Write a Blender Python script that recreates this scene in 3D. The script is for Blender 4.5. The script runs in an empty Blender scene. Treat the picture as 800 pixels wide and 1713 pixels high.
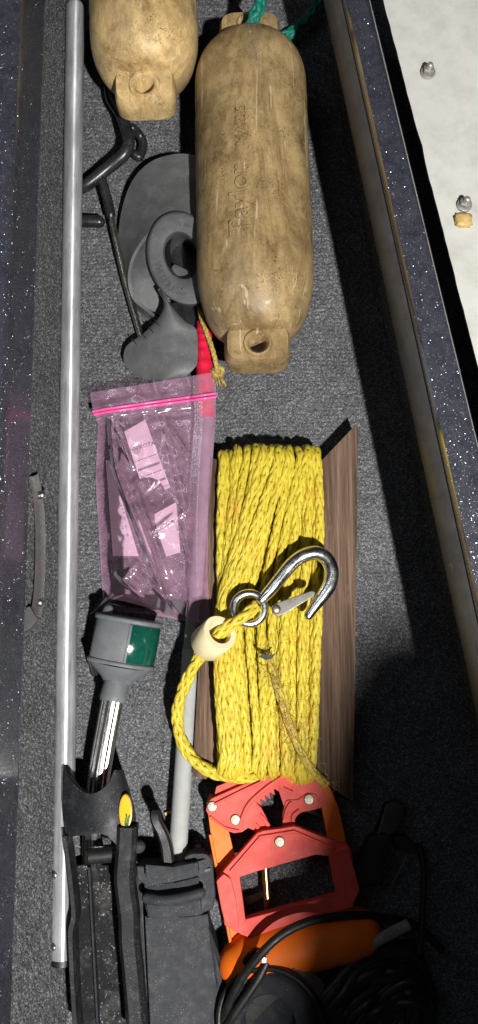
import bpy, bmesh, math, random
import numpy as np
from mathutils import Vector, Matrix, noise as mnoise

random.seed(7); rng = np.random.default_rng(7)
SC = bpy.context.scene
COL = SC.collection
V = Vector

# ------------------------------------------------------------------ camera, world, lamps, exposure
TH = math.radians(10.5); HALF = math.radians(33.0); DIST = 0.99
FW = V((0, math.sin(TH), -math.cos(TH))); UP = V((0, math.cos(TH), math.sin(TH))); RT = V((1, 0, 0))
CAM = -FW * DIST
FPX = 856.5 / math.tan(HALF)
cd = bpy.data.cameras.new("camera"); cam = bpy.data.objects.new("camera", cd); COL.objects.link(cam)
cam.location = CAM; cam.rotation_euler = (TH, 0, 0)
cd.sensor_fit = 'VERTICAL'; cd.sensor_height = 24.0; cd.lens = 12.0 / math.tan(HALF)
cd.clip_start = 0.02; cd.clip_end = 50
SC.camera = cam

W = bpy.data.worlds.new("World"); SC.world = W; W.use_nodes = True
bg = W.node_tree.nodes["Background"]; bg.inputs[0].default_value = (0.82, 0.9, 1.0, 1); bg.inputs[1].default_value = 0.020

LAMP = V((0.50, -1.0, 2.0))
ld = bpy.data.lights.new("work_lamp", 'SPOT'); ld.energy = 370; ld.color = (1.0, 0.975, 0.93)
ld.shadow_soft_size = 0.034; ld.spot_size = math.radians(70); ld.spot_blend = 0.3
lo = bpy.data.objects.new("work_lamp", ld); COL.objects.link(lo); lo.location = LAMP
lo.rotation_euler = (V((0.0, 0.05, 0)) - LAMP).to_track_quat('-Z', 'Y').to_euler()

ad = bpy.data.lights.new("fill_strip", 'AREA'); ad.shape = 'RECTANGLE'; ad.size = 0.07; ad.size_y = 1.7; ad.energy = 2.3; ad.color = (0.92, 0.96, 1.0)  # added strip out of view, for weak fill and long reflections
ao = bpy.data.objects.new("fill_strip", ad); COL.objects.link(ao); ao.location = (-0.75, 0.55, 1.85)
ao.rotation_euler = (V((0.0, 0.1, 0)) - V(ao.location)).to_track_quat('-Z', 'Y').to_euler()

SC.view_settings.view_transform = 'Standard'; SC.view_settings.look = 'None'
SC.view_settings.exposure = 0.0; SC.view_settings.gamma = 1.0; SC.view_settings.use_curve_mapping = False
SC.render.engine = 'CYCLES'
SC.cycles.max_bounces = 8; SC.cycles.transparent_max_bounces = 12; SC.cycles.caustics_reflective = False

# ------------------------------------------------------------------ placing helpers
def P(px, py, z):
    "the point at height z that stands where the photograph's pixel looks"
    d = FW + RT * ((px - 400) / FPX) + UP * ((856.5 - py) / FPX)
    t = (z - CAM.z) / d.z
    return CAM + d * t
def S(px, py, z):
    return (P(px, py, z) - CAM).dot(FW) / FPX

# ------------------------------------------------------------------ object helpers
def tag(o, label=None, cat=None, group=None, kind=None):
    if label: o['label'] = label
    if cat: o['category'] = cat
    if group: o['group'] = group
    if kind: o['kind'] = kind
    return o
def thing(name, label, cat, loc, group=None):
    o = bpy.data.objects.new(name, None); COL.objects.link(o); o.location = loc
    o.empty_display_size = 0.02
    return tag(o, label, cat, group)
def base_of(parent):
    b = V((0, 0, 0))
    while parent is not None:
        b = b + V(parent.location); parent = parent.parent
    return b
def link_mesh(name, me, mat, parent=None, smooth=40):
    o = bpy.data.objects.new(name, me); COL.objects.link(o)
    if mat: me.materials.append(mat)
    if parent is not None:
        b = base_of(parent)
        me.transform(Matrix.Translation(-b))
        o.parent = parent
    if smooth is not None and len(me.polygons):
        me.polygons.foreach_set("use_smooth", [True] * len(me.polygons))
        if smooth < 180: me.set_sharp_from_angle(angle=math.radians(smooth))
    me.update()
    return o
def pyd(name, vs, fs, mat, parent=None, smooth=40):
    me = bpy.data.meshes.new(name); me.from_pydata([tuple(v) for v in vs], [], fs); me.update()
    return link_mesh(name, me, mat, parent, smooth)
def from_bm(name, bm, mat, parent=None, smooth=40):
    bmesh.ops.recalc_face_normals(bm, faces=bm.faces)
    me = bpy.data.meshes.new(name); bm.to_mesh(me); bm.free()
    return link_mesh(name, me, mat, parent, smooth)
def bevel_bm(bm, w, seg=2, ang=30):
    bm.normal_update()
    es = [e for e in bm.edges if len(e.link_faces) == 2 and e.calc_face_angle(0) > math.radians(ang)]
    if es and w > 0:
        bmesh.ops.bevel(bm, geom=es, offset=w, segments=seg, profile=0.6, affect='EDGES', clamp_overlap=True)
def wn(o):
    m = o.modifiers.new("weighted", 'WEIGHTED_NORMAL'); m.weight = 80; m.keep_sharp = True
    return o
def prism_into(bm, top, bot):
    a = [bm.verts.new(p) for p in top]; b = [bm.verts.new(p) for p in bot]
    n = len(a)
    bm.faces.new(a); bm.faces.new(b[::-1])
    for i in range(n): bm.faces.new((a[i], b[i], b[(i + 1) % n], a[(i + 1) % n]))
def slab(name, pix, zt, zb, mat, parent=None, bevel=0.0012, seg=2, smooth=40, round_=0):
    "an outline (pixels at the top's height, zt a number or one per corner) made solid straight down to zb"
    if round_: pix = rounded(pix, round_)
    zs = zt if isinstance(zt, (list, tuple)) else [zt] * len(pix)
    top = [P(x, y, z) for (x, y), z in zip(pix, zs)]
    bot = [V((p.x, p.y, zb)) for p in top]
    bm = bmesh.new(); prism_into(bm, top, bot)
    bmesh.ops.recalc_face_normals(bm, faces=bm.faces)
    bevel_bm(bm, bevel, seg)
    o = from_bm(name, bm, mat, parent, smooth)
    return wn(o) if bevel else o
def rounded(pts, r, n=4):
    out = []; m = len(pts)
    for i in range(m):
        a, b, c = V(pts[i - 1]), V(pts[i]), V(pts[(i + 1) % m])
        u = a - b; w = c - b
        k = min(r, u.length * .45, w.length * .45)
        p0 = b + u.normalized() * k; p1 = b + w.normalized() * k
        for j in range(n + 1):
            t = j / n
            q = p0 * (1 - t) ** 2 + b * (2 * t * (1 - t)) + p1 * t * t
            out.append((q.x, q.y))
    return out
def ring_slab(name, outer, inner, zt, zb, mat, parent=None, bevel=0.001, smooth=40, lip=None):
    "a plate with a hole: two outlines of the same corner count, pixels"
    o_t = [P(x, y, zt) for x, y in outer]; i_t = [P(x, y, zt) for x, y in inner]
    bm = bmesh.new(); n = len(outer)
    ot = [bm.verts.new(p) for p in o_t]; it = [bm.verts.new(p) for p in i_t]
    ob = [bm.verts.new((p.x, p.y, zb)) for p in o_t]; ib = [bm.verts.new((p.x, p.y, zb)) for p in i_t]
    for k in range(n):
        l = (k + 1) % n
        bm.faces.new((ot[k], ot[l], it[l], it[k])); bm.faces.new((ob[l], ob[k], ib[k], ib[l]))
        bm.faces.new((ot[l], ot[k], ob[k], ob[l])); bm.faces.new((it[k], it[l], ib[l], ib[k]))
    bmesh.ops.recalc_face_normals(bm, faces=bm.faces)
    bevel_bm(bm, bevel)
    return wn(from_bm(name, bm, mat, parent, smooth))
def spline(pts, n):
    "Catmull-Rom through pts (tuples of any size)"
    pts = [np.array(p, float) for p in pts]
    P0 = [2 * pts[0] - pts[1]] + pts + [2 * pts[-1] - pts[-2]]
    out = []
    m = len(pts) - 1
    for i in range(n + 1):
        u = i / n * m; k = min(int(u), m - 1); t = u - k
        a, b, c, d = P0[k], P0[k + 1], P0[k + 2], P0[k + 3]
        out.append(.5 * (2 * b + (c - a) * t + (2 * a - 5 * b + 4 * c - d) * t * t + (3 * b - a - 3 * c + d) * t ** 3))
    return out
def frames(pts, up=None):
    pts = [V(p) for p in pts]; n = len(pts); fr = []
    prev = None
    for i in range(n):
        t = (pts[min(i + 1, n - 1)] - pts[max(i - 1, 0)]).normalized()
        if prev is None:
            a = V(up) if up else (V((0, 0, 1)) if abs(t.z) < .9 else V((1, 0, 0)))
            b = (a - t * a.dot(t)).normalized()
        else:
            a = V(up) if up else prev
            b = (a - t * a.dot(t)).normalized()
        prev = b
        fr.append((pts[i], t, t.cross(b), b))       # point, tangent, side, up
    return fr
def sweep_vf(pts, prof, scales=None, cap=True, up=None, off=0):
    "prof: list of (side, up) offsets; scales: one factor per point"
    vs, fs = [], []; m = len(prof)
    for i, (p, t, s, b) in enumerate(frames(pts, up)):
        k = 1 if scales is None else scales[i]
        for (x, y) in prof: vs.append(p + s * (x * k) + b * (y * k))
    n = len(pts)
    for i in range(n - 1):
        for j in range(m):
            l = (j + 1) % m
            fs.append((off + i * m + j, off + i * m + l, off + (i + 1) * m + l, off + (i + 1) * m + j))
    if cap:
        fs.append(tuple(off + j for j in range(m))[::-1]); fs.append(tuple(off + (n - 1) * m + j for j in range(m)))
    return vs, fs
def circ(r, n=12, ry=None): return [(r * math.cos(2 * math.pi * k / n), (ry or r) * math.sin(2 * math.pi * k / n)) for k in range(n)]
def rod(name, pts, r, mat, parent=None, n=14, cap=True, scales=None, dome=False):
    if dome:
        sc = list(scales) if scales else [1] * len(pts)
        pts = [V(p) for p in pts]
        d0 = (pts[0] - pts[1]).normalized(); d1 = (pts[-1] - pts[-2]).normalized()
        r0, r1 = r * sc[0], r * sc[-1]
        A = [pts[0] + d0 * r0 * math.sin(a) for a in (1.4, 1.1, .7, .35)]; SA = [sc[0] * math.cos(a) for a in (1.4, 1.1, .7, .35)]
        B = [pts[-1] + d1 * r1 * math.sin(a) for a in (.35, .7, 1.1, 1.4)]; SB = [sc[-1] * math.cos(a) for a in (.35, .7, 1.1, 1.4)]
        pts = A + pts + B; scales = SA + sc + SB
    vs, fs = sweep_vf(pts, circ(r, n), scales, cap)
    return pyd(name, vs, fs, mat, parent, 50)
def path(pix, n, zs=None):
    "pixels (x, y, z) to a smooth world path"
    w = [tuple(P(*p)) for p in pix]
    return [V(q) for q in spline(w, n)]
def lathe_vf(origin, axis, prof, n=32, ref=None):
    "prof: list of (distance along axis, radius)"
    axis = V(axis).normalized(); ref = V(ref) if ref else (V((0, 0, 1)) if abs(axis.z) < .9 else V((1, 0, 0)))
    b = (ref - axis * ref.dot(axis)).normalized(); s = axis.cross(b)
    vs, fs = [], []
    for (d, r) in prof:
        for k in range(n):
            a = 2 * math.pi * k / n
            vs.append(V(origin) + axis * d + (s * math.cos(a) + b * math.sin(a)) * r)
    for i in range(len(prof) - 1):
        for k in range(n):
            l = (k + 1) % n
            fs.append((i * n + k, i * n + l, (i + 1) * n + l, (i + 1) * n + k))
    fs.append(tuple(range(n))[::-1]); fs.append(tuple((len(prof) - 1) * n + k for k in range(n)))
    return vs, fs
def lathe(name, origin, axis, prof, mat, parent=None, n=32, smooth=40):
    vs, fs = lathe_vf(origin, axis, prof, n); return pyd(name, vs, fs, mat, parent, smooth)
def dome_at(name, p, r, h, mat, parent, axis=(0, 0, 1), n=16):
    return lathe(name, p, axis, [(-0.001, r), (h * .35, r), (h * .7, r * .8), (h * .92, r * .45), (h, r * .08)], mat, parent, n, 60)
def text_mesh(txt, size, depth, spacing=1.0):
    c = bpy.data.curves.new("lettering", 'FONT'); c.body = txt; c.size = size; c.extrude = depth / 2
    c.align_x = 'CENTER'; c.align_y = 'CENTER'; c.space_character = spacing; c.resolution_u = 4
    o = bpy.data.objects.new("lettering_source", c); COL.objects.link(o)
    dg = bpy.context.evaluated_depsgraph_get(); dg.update()
    me = bpy.data.meshes.new_from_object(o.evaluated_get(dg))
    bpy.data.objects.remove(o); bpy.data.curves.remove(c)
    return me
def heightfield(name, us, vs_, f, mat, parent=None, smooth=180):
    nu, nv = len(us), len(vs_)
    pts = [f(u, v) for v in vs_ for u in us]
    fs = [(j * nu + i, j * nu + i + 1, (j + 1) * nu + i + 1, (j + 1) * nu + i) for j in range(nv - 1) for i in range(nu - 1)]
    return pyd(name, pts, fs, mat, parent, smooth)
def big_grid(name, co, nu, nv, mat):
    "co: array (nv*nu, 3)"
    me = bpy.data.meshes.new(name)
    me.vertices.add(nu * nv); me.vertices.foreach_set("co", co.astype(np.float32).ravel())
    i, j = np.meshgrid(np.arange(nu - 1), np.arange(nv - 1)); a = (j * nu + i).ravel()
    q = np.stack([a, a + 1, a + nu + 1, a + nu], 1)
    me.loops.add(q.size); me.loops.foreach_set("vertex_index", q.ravel().astype(np.int32))
    me.polygons.add(len(q)); me.polygons.foreach_set("loop_start", (np.arange(len(q)) * 4).astype(np.int32))
    me.update(calc_edges=True)
    return link_mesh(name, me, mat, None, 180)

# ------------------------------------------------------------------ materials
def C4(c): return (c[0], c[1], c[2], 1)
class N:
    def __init__(s, name):
        s.m = bpy.data.materials.new(name); s.m.use_nodes = True
        s.t = s.m.node_tree; s.n = s.t.nodes; s.n.clear()
        s.out = s.n.new('ShaderNodeOutputMaterial')
        s.tc = s.n.new('ShaderNodeTexCoord')
    def link(s, a, b): s.t.links.new(a, b)
    def mapping(s, scale=(1, 1, 1), rot=(0, 0, 0)):
        mp = s.n.new('ShaderNodeMapping'); mp.inputs['Scale'].default_value = scale; mp.inputs['Rotation'].default_value = rot
        s.link(s.tc.outputs['Object'], mp.inputs['Vector']); return mp.outputs[0]
    def noise(s, scale, detail=4, rough=.6, vec=None, dist=0):
        k = s.n.new('ShaderNodeTexNoise'); k.inputs['Scale'].default_value = scale; k.inputs['Detail'].default_value = detail
        k.inputs['Roughness'].default_value = rough; k.inputs['Distortion'].default_value = dist
        s.link(vec or s.tc.outputs['Object'], k.inputs['Vector']); return k.outputs[0]
    def ramp(s, fac, stops):
        r = s.n.new('ShaderNodeValToRGB'); e = r.color_ramp.elements
        while len(e) < len(stops): e.new(.5)
        for el, (p, c) in zip(e, stops): el.position = p; el.color = C4(c) if not isinstance(c, (int, float)) else (c, c, c, 1)
        s.link(fac, r.inputs[0]); return r.outputs[0]
    def mix(s, fac, a, b, mode='MIX'):
        k = s.n.new('ShaderNodeMix'); k.data_type = 'RGBA'; k.blend_type = mode
        for sock, val in ((k.inputs[0], fac), (k.inputs[6], a), (k.inputs[7], b)):
            if isinstance(val, (int, float)): sock.default_value = val
            elif isinstance(val, tuple): sock.default_value = C4(val)
            else: s.link(val, sock)
        return k.outputs[2]
    def bump(s, h, strength, dist=.001, nrm=None):
        b = s.n.new('ShaderNodeBump'); b.inputs['Strength'].default_value = strength; b.inputs['Distance'].default_value = dist
        s.link(h, b.inputs['Height'])
        if nrm: s.link(nrm, b.inputs['Normal'])
        return b.outputs[0]
    def bsdf(s, col, rough=.5, metal=0, nrm=None, spec=.5, coat=0, coat_r=.05, **kw):
        b = s.n.new('ShaderNodeBsdfPrincipled')
        for nm, val in (('Base Color', col), ('Roughness', rough), ('Metallic', metal)):
            if isinstance(val, (int, float)): b.inputs[nm].default_value = val
            elif isinstance(val, tuple): b.inputs[nm].default_value = C4(val)
            else: s.link(val, b.inputs[nm])
        b.inputs['Specular IOR Level'].default_value = spec; b.inputs['Coat Weight'].default_value = coat; b.inputs['Coat Roughness'].default_value = coat_r
        for k, v in kw.items(): b.inputs[k].default_value = v
        if nrm: s.link(nrm, b.inputs['Normal'])
        return b.outputs[0]
    def done(s, sh): s.link(sh, s.out.inputs['Surface']); return s.m
def mul(c, k): return (min(c[0] * k, 1), min(c[1] * k, 1), min(c[2] * k, 1))
def plain(name, c, rough=.5, metal=0, var=.35, scale=40, bump=.15, bscale=700, bdist=.0004, dust=0, dustc=(.45, .44, .42), dscale=900, stretch=(1, 1, 1), spec=.5, coat=0, grime=0, grimec=(.05, .035, .02)):
    s = N(name); v = s.mapping(stretch)
    col = s.ramp(s.noise(scale, 5, .65, v), [(.25, mul(c, 1 - var)), (.75, mul(c, 1 + var * .6))])
    if grime:
        g = s.ramp(s.noise(scale * .6, 8, .75, v), [(.45, 0), (.72, grime)])
        col = s.mix(g, col, grimec)
    rr = s.ramp(s.noise(scale * 2.2, 4, .6, v), [(.3, max(rough - .12, .03)), (.75, min(rough + .12, 1))])
    if dust:
        a = s.ramp(s.noise(dscale, 2, .5), [(.70 - .05 * min(dust, 1), 0), (.74 - .05 * min(dust, 1), .8)])
        b = s.ramp(s.noise(scale * .7, 6, .75), [(.42, .05), (.62, 1)])
        k = s.mix(1.0, a, b, 'MULTIPLY')
        haze = s.ramp(s.noise(scale * 1.3, 8, .75), [(.50, 0), (.95, .22 * dust)])
        col = s.mix(haze, col, dustc); col = s.mix(k, col, dustc)
    n = s.bump(s.noise(bscale, 3, .6), bump, bdist) if bump else None
    return s.done(s.bsdf(col, rr, metal, n, spec, coat))

def carpet_mat():
    s = N("grey_carpet")
    w = s.n.new('ShaderNodeTexVoronoi'); w.inputs['Scale'].default_value = 760; s.link(s.tc.outputs['Object'], w.inputs['Vector'])
    sep = s.n.new('ShaderNodeSeparateColor'); s.link(w.outputs['Color'], sep.inputs[0])
    col = s.ramp(sep.outputs[0], [(.0, (.052, .053, .058)), (.5, (.100, .102, .110)), (.8, (.155, .16, .17)), (1, (.29, .30, .315))])
    big = s.ramp(s.noise(17, 7, .75), [(.3, .66), (.7, 1.15)])
    col = s.mix(1.0, col, big, 'MULTIPLY')
    return s.done(s.bsdf(col, .95, 0, s.bump(s.noise(1100, 3, .7), .6, .0012), .1))
def gelcoat_mat():
    s = N("glitter_gelcoat")
    base = s.ramp(s.noise(55, 7, .72), [(.35, (.016, .018, .030)), (.7, (.040, .041, .055))])
    dust = s.ramp(s.noise(120, 8, .8), [(.45, 0), (.8, .45)])
    base = s.mix(dust, base, (.11, .105, .10))
    v = s.n.new('ShaderNodeTexVoronoi'); v.inputs['Scale'].default_value = 1050; s.link(s.tc.outputs['Object'], v.inputs['Vector'])
    sep = s.n.new('ShaderNodeSeparateColor'); s.link(v.outputs['Color'], sep.inputs[0])
    sub = s.n.new('ShaderNodeVectorMath'); sub.operation = 'SUBTRACT'; s.link(v.outputs['Color'], sub.inputs[0]); sub.inputs[1].default_value = (.5, .5, .5)
    sca = s.n.new('ShaderNodeVectorMath'); sca.operation = 'SCALE'; s.link(sub.outputs[0], sca.inputs[0]); sca.inputs['Scale'].default_value = 1.7
    geo = s.n.new('ShaderNodeNewGeometry')
    add = s.n.new('ShaderNodeVectorMath'); add.operation = 'ADD'; s.link(geo.outputs['Normal'], add.inputs[0]); s.link(sca.outputs[0], add.inputs[1])
    nr = s.n.new('ShaderNodeVectorMath'); nr.operation = 'NORMALIZE'; s.link(add.outputs[0], nr.inputs[0])
    gl = s.n.new('ShaderNodeBsdfGlossy'); gl.inputs['Roughness'].default_value = .34; s.link(nr.outputs[0], gl.inputs['Normal'])
    fc = s.ramp(sep.outputs[2], [(0, (.34, .45, .80)), (.5, (.58, .64, .80)), (.9, (.68, .68, .80)), (1, (.32, .72, .48))]); s.link(fc, gl.inputs['Color'])
    body = s.bsdf(base, .45, 0, None, .3)
    mk = s.ramp(v.outputs['Distance'], [(.29, 1), (.39, 0)])
    pick = s.ramp(sep.outputs[1], [(.18, 0), (.24, .8)])
    f = s.mix(1.0, mk, pick, 'MULTIPLY')
    ms = s.n.new('ShaderNodeMixShader'); s.link(f, ms.inputs[0]); s.link(body, ms.inputs[1]); s.link(gl.outputs[0], ms.inputs[2])
    ct = s.n.new('ShaderNodeBsdfGlossy'); ct.inputs['Roughness'].default_value = .17; ct.inputs[0].default_value = (1, 1, 1, 1)
    lw_ = s.n.new('ShaderNodeLayerWeight'); lw_.inputs[0].default_value = .2
    cf = s.ramp(lw_.outputs['Fresnel'], [(0, .03), (1, .55)])
    m2 = s.n.new('ShaderNodeMixShader'); s.link(cf, m2.inputs[0]); s.link(ms.outputs[0], m2.inputs[1]); s.link(ct.outputs[0], m2.inputs[2])
    return s.done(m2.outputs[0])
def fender_mat(name, c, dark):
    s = N(name)
    v = s.mapping((1, .45, 1))
    col = s.ramp(s.noise(22, 10, .80, s.mapping((1, .7, 1)), .25), [(.34, dark), (.45, mul(c, .70)), (.55, c), (.70, mul(c, 1.22))])
    br = s.ramp(s.noise(11, 8, .8, s.mapping((1.6, .32, 1)), 1.2), [(.43, 0), (.62, .72)]); col = s.mix(br, col, dark)
    g = s.ramp(s.noise(10, 6, .7, s.mapping((1.3, .4, 1), (0, 0, 2))), [(.5, 0), (.68, .4)]); col = s.mix(g, col, (.26, .225, .17))
    w = s.ramp(s.noise(12, 7, .7, s.mapping((1, .6, 1), (0, 0, 1))), [(.57, 0), (.78, .35)]); col = s.mix(w, col, (.60, .50, .33))
    pit = s.ramp(s.noise(520, 2, .5), [(.60, 0), (.64, 1)]); pm = s.ramp(s.noise(24, 6, .75), [(.50, .03), (.62, 1)])
    k = s.mix(1.0, pit, pm, 'MULTIPLY'); col = s.mix(k, col, (.035, .022, .010))
    sp = s.ramp(s.noise(150, 5, .8), [(.53, 0), (.66, .7)]); sm = s.ramp(s.noise(16, 6, .75), [(.44, .08), (.60, 1)])
    k2 = s.mix(1.0, sp, sm, 'MULTIPLY'); col = s.mix(k2, col, (.10, .065, .028))
    scr = s.ramp(s.noise(60, 3, .5, s.mapping((2.2, .16, 2), (0, 0, .35)), .8), [(.65, 0), (.68, .35)]); col = s.mix(scr, col, (.72, .64, .48))
    return s.done(s.bsdf(col, .48, 0, s.bump(s.noise(420, 4, .65), .35, .0006), .4))
def wood_mat():
    s = N("weathered_wood")
    gr = s.noise(95, 6, .62, s.mapping((1, .030, 1)), .5)
    col = s.ramp(gr, [(.34, (.034, .019, .012)), (.43, (.098, .059, .040)), (.55, (.155, .098, .068)), (.68, (.220, .152, .112))])
    fine = s.ramp(s.noise(520, 4, .7, s.mapping((1, .03, 1))), [(.35, .55), (.65, 1.15)]); col = s.mix(1.0, col, fine, 'MULTIPLY')
    wear = s.ramp(s.noise(60, 7, .75, s.mapping((1, .3, 1))), [(.6, 0), (.78, .5)]); col = s.mix(wear, col, (.30, .25, .22))
    return s.done(s.bsdf(col, .85, 0, s.bump(gr, .7, .0010, s.bump(s.noise(600, 3, .7, s.mapping((1, .04, 1))), .4, .0006)), .2))
def rope_mat(name, c, c2, stain=(.42, .17, .03), dirt=0):
    s = N(name)
    col = s.ramp(s.noise(240, 4, .7, s.mapping((1, .35, 1))), [(.25, c2), (.7, c)])
    k = s.ramp(s.noise(22, 6, .7), [(.56, 0), (.75, .5)]); col = s.mix(k, col, mul(stain, 1.3))
    if dirt:
        d = s.ramp(s.noise(60, 6, .8), [(.3, 1), (.7, .25)]); d2 = s.mix(1.0, d, (dirt, dirt, dirt), 'MULTIPLY'); col = s.mix(d2, col, (.16, .12, .06))
    fb = s.noise(1500, 2, .6, s.mapping((1, .12, 1)))
    b = s.bsdf(col, .46, 0, s.bump(fb, .55, .0006), .4)
    return s.done(b)
def metal_mat(name, c, rough, scale=80, stretch=(1, .1, 1), spots=0, metal=1, aniso=None):
    s = N(name); v = s.mapping(stretch)
    col = s.ramp(s.noise(scale, 7, .75, v), [(.36, mul(c, .5 if aniso else .7)), (.6, c)])
    if aniso:
        sm_ = s.ramp(s.noise(28, 8, .8, s.mapping((1, .6, 1))), [(.42, 0), (.68, .55)]); col = s.mix(sm_, col, mul(c, .38))
        sc_ = s.ramp(s.noise(420, 2, .5, s.mapping((1, .05, 1), (0, 0, .25))), [(.66, 0), (.70, .6)]); col = s.mix(sc_, col, mul(c, .35))
    r = s.ramp(s.noise(scale * 1.5, 5, .7, v), [(.3, max(.03, rough - .1)), (.75, rough + .12)])
    if spots:
        k = s.ramp(s.noise(300, 3, .6), [(.70, 0), (.74, spots)]); col = s.mix(k, col, (.10, .055, .03))
    if aniso:
        sh = s.bsdf(col, r, metal, s.bump(s.noise(900, 2, .6, v), .12, .0003), .5, 0, .05, Anisotropic=.9)
        cx = s.n.new('ShaderNodeCombineXYZ')
        for i_ in range(3): cx.inputs[i_].default_value = aniso[i_]
        s.link(cx.outputs[0], sh.node.inputs['Tangent']); return s.done(sh)
    return s.done(s.bsdf(col, r, metal, s.bump(s.noise(900, 2, .6, v), .12, .0003), .5))
def bag_mat():
    s = N("pink_film")
    tr = s.n.new('ShaderNodeBsdfTransparent'); tr.inputs[0].default_value = (.945, .77, .885, 1)
    nn = s.bump(s.noise(160, 4, .6), .14, .0012)
    gl = s.n.new('ShaderNodeBsdfGlossy'); gl.inputs['Roughness'].default_value = .16; gl.inputs[0].default_value = (1, .95, .98, 1); s.link(nn, gl.inputs['Normal'])
    df = s.n.new('ShaderNodeBsdfDiffuse'); df.inputs[0].default_value = (.92, .52, .76, 1); s.link(nn, df.inputs['Normal'])
    m1 = s.n.new('ShaderNodeMixShader'); sc = s.ramp(s.noise(35, 8, .8), [(.35, .12), (.75, .32)]); s.link(sc, m1.inputs[0]); s.link(tr.outputs[0], m1.inputs[1]); s.link(df.outputs[0], m1.inputs[2])
    fr = s.n.new('ShaderNodeLayerWeight'); fr.inputs[0].default_value = .25; s.link(nn, fr.inputs['Normal'])
    f = s.ramp(fr.outputs['Fresnel'], [(0, .10), (1, .8)])
    m2 = s.n.new('ShaderNodeMixShader'); s.link(f, m2.inputs[0]); s.link(m1.outputs[0], m2.inputs[1]); s.link(gl.outputs[0], m2.inputs[2])
    return s.done(m2.outputs[0])

m_carpet = carpet_mat(); m_gel = gelcoat_mat(); m_wood = wood_mat()
m_fend_a = fender_mat("yellow_vinyl", (.66, .47, .215), (.22, .13, .05))
m_fend_b = fender_mat("stained_vinyl", (.375, .265, .125), (.105, .060, .022))
m_alu = metal_mat("dull_aluminium", (.72, .74, .77), .44, 60, metal=.6, aniso=tuple((P(126, 14, .062) - P(104, 1602, .034)).normalized()))
m_chrome = metal_mat("chrome", (.88, .88, .87), .24, 50, (1, 1, 1), .2)
m_pole = metal_mat("worn_chrome", (.66, .65, .63), .26, 90, (1, .2, 1), .3)
m_steel = metal_mat("scuffed_steel", (.42, .41, .38), .38, 140, (1, 1, 1), .5)
m_galv = plain("grey_fibreglass", (.24, .25, .25), .55, 0, .3, 90, .5, 1600, .0005, .4, stretch=(1, .3, 1))
m_rubber = plain("black_vinyl_coat", (.016, .017, .020), .32, 0, .5, 60, .2, 500, .0006, .35)
m_black = plain("dusty_black_plastic", (.010, .011, .0135), .55, 0, .25, 45, .3, 900, .0004, .75, (.36, .36, .36), spec=.25)
m_black2 = plain("charcoal_plastic", (.030, .032, .037), .66, 0, .2, 50, .3, 900, .0004, .6, spec=.2)
m_well = plain("shaded_dusty_well", (.005, .005, .006), .6, 0, .3, 30, .3, 700, .0005, 1.0, (.5, .5, .5), 420, spec=.15)  # blacker than the cradle plastic: the well's shade is put into its colour
m_dark = plain("black_plastic", (.010, .010, .011), .45, 0, .5, 60, .3, 700, .0005, .35, (.25, .24, .22))
m_prop = plain("grey_prop_plastic", (.085, .088, .093), .55, 0, .3, 35, .4, 900, .0004, 2.2, (.27, .27, .27))
m_navgrey = plain("weathered_grey_plastic", (.13, .14, .15), .6, 0, .28, 60, .3, 900, .0004, .35, (.32, .33, .33))
m_red = plain("faded_red_plastic", (.76, .092, .072), .55, 0, .22, 30, .2, 800, .0004, .12, (.30, .08, .07), grime=.6, grimec=(.33, .05, .045), spec=.22)
m_orange = plain("orange_plastic", (.86, .165, .010), .5, 0, .15, 30, .15, 800, .0003, .12, (.35, .10, .03), spec=.25)
m_grip = plain("red_grip", (.62, .012, .045), .3, 0, .25, 40, .2, 600, .0004)
m_green = plain("green_lens", (.003, .068, .046), .16, 0, .3, 60, .12, 260, .0006, .12, spec=.8, coat=.8)
m_cream = plain("cream_nylon", (.80, .70, .44), .42, 0, .18, 40, .2, 500, .0004, 0, grime=.35, grimec=(.5, .36, .15))
m_yel = rope_mat("yellow_rope", (.66, .54, .055), (.42, .31, .018))
m_yeld = rope_mat("soiled_yellow_rope", (.58, .44, .06), (.33, .23, .03), dirt=.2)
m_cord = rope_mat("khaki_cord", (.50, .38, .10), (.26, .18, .045))
m_grn = rope_mat("green_rope", (.010, .22, .16), (.004, .09, .07), (.01, .12, .1))
m_white = plain("white_gelcoat", (.52, .52, .49), .42, 0, .07, 40, .15, 260, .0004, 0, grime=.5, grimec=(.30, .27, .22))
m_flange = plain("dusty_flange", (.058, .056, .056), .55, 0, .4, 40, .3, 500, .0005, .5, (.16, .15, .14), coat=.14)
m_paper = plain("white_paper", (.78, .76, .77), .7, 0, .06, 30, .15, 300, .0004)
m_ink = plain("grey_ink", (.16, .15, .17), .7, 0, .2, 60, 0)
m_bag = bag_mat()
m_zip = plain("pink_zip_strip", (.78, .10, .32), .3, 0, .2, 60, .2, 400, .0005)
m_sticker = plain("yellow_sticker", (.80, .42, .015), .3, 0, .15, 30, 0, coat=.5)
m_leaf = plain("sticker_green", (.10, .22, .02), .3, 0, .4, 200, 0)
m_rim = plain("sticker_edge", (.55, .30, .06), .3, 0, .2, 80, 0)
m_cable = plain("black_cable", (.010, .010, .010), .5, 0, .4, 60, .3, 700, .0005, .25, (.12, .12, .12))
m_brass = metal_mat("brass", (.55, .42, .20), .3, 90)
m_tag = plain("grey_sleeve", (.24, .24, .22), .6, 0, .4, 90, .3, 500, .0005, grime=.5)
m_nut = metal_mat('tarnished_nut', (.50, .48, .45), .42, 140, (1, 1, 1), .4, metal=.7)
m_seal = plain("yellow_sealant", (.55, .39, .14), .5, 0, .4, 120, .6, 260, .0012, grime=.7, grimec=(.25, .17, .06))
m_chip = plain("dry_wood_chip", (.48, .34, .14), .7, 0, .3, 90, .4, 600)
m_moss = plain("dry_leaf_bit", (.20, .20, .05), .7, 0, .3, 90, .4, 600)
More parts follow.
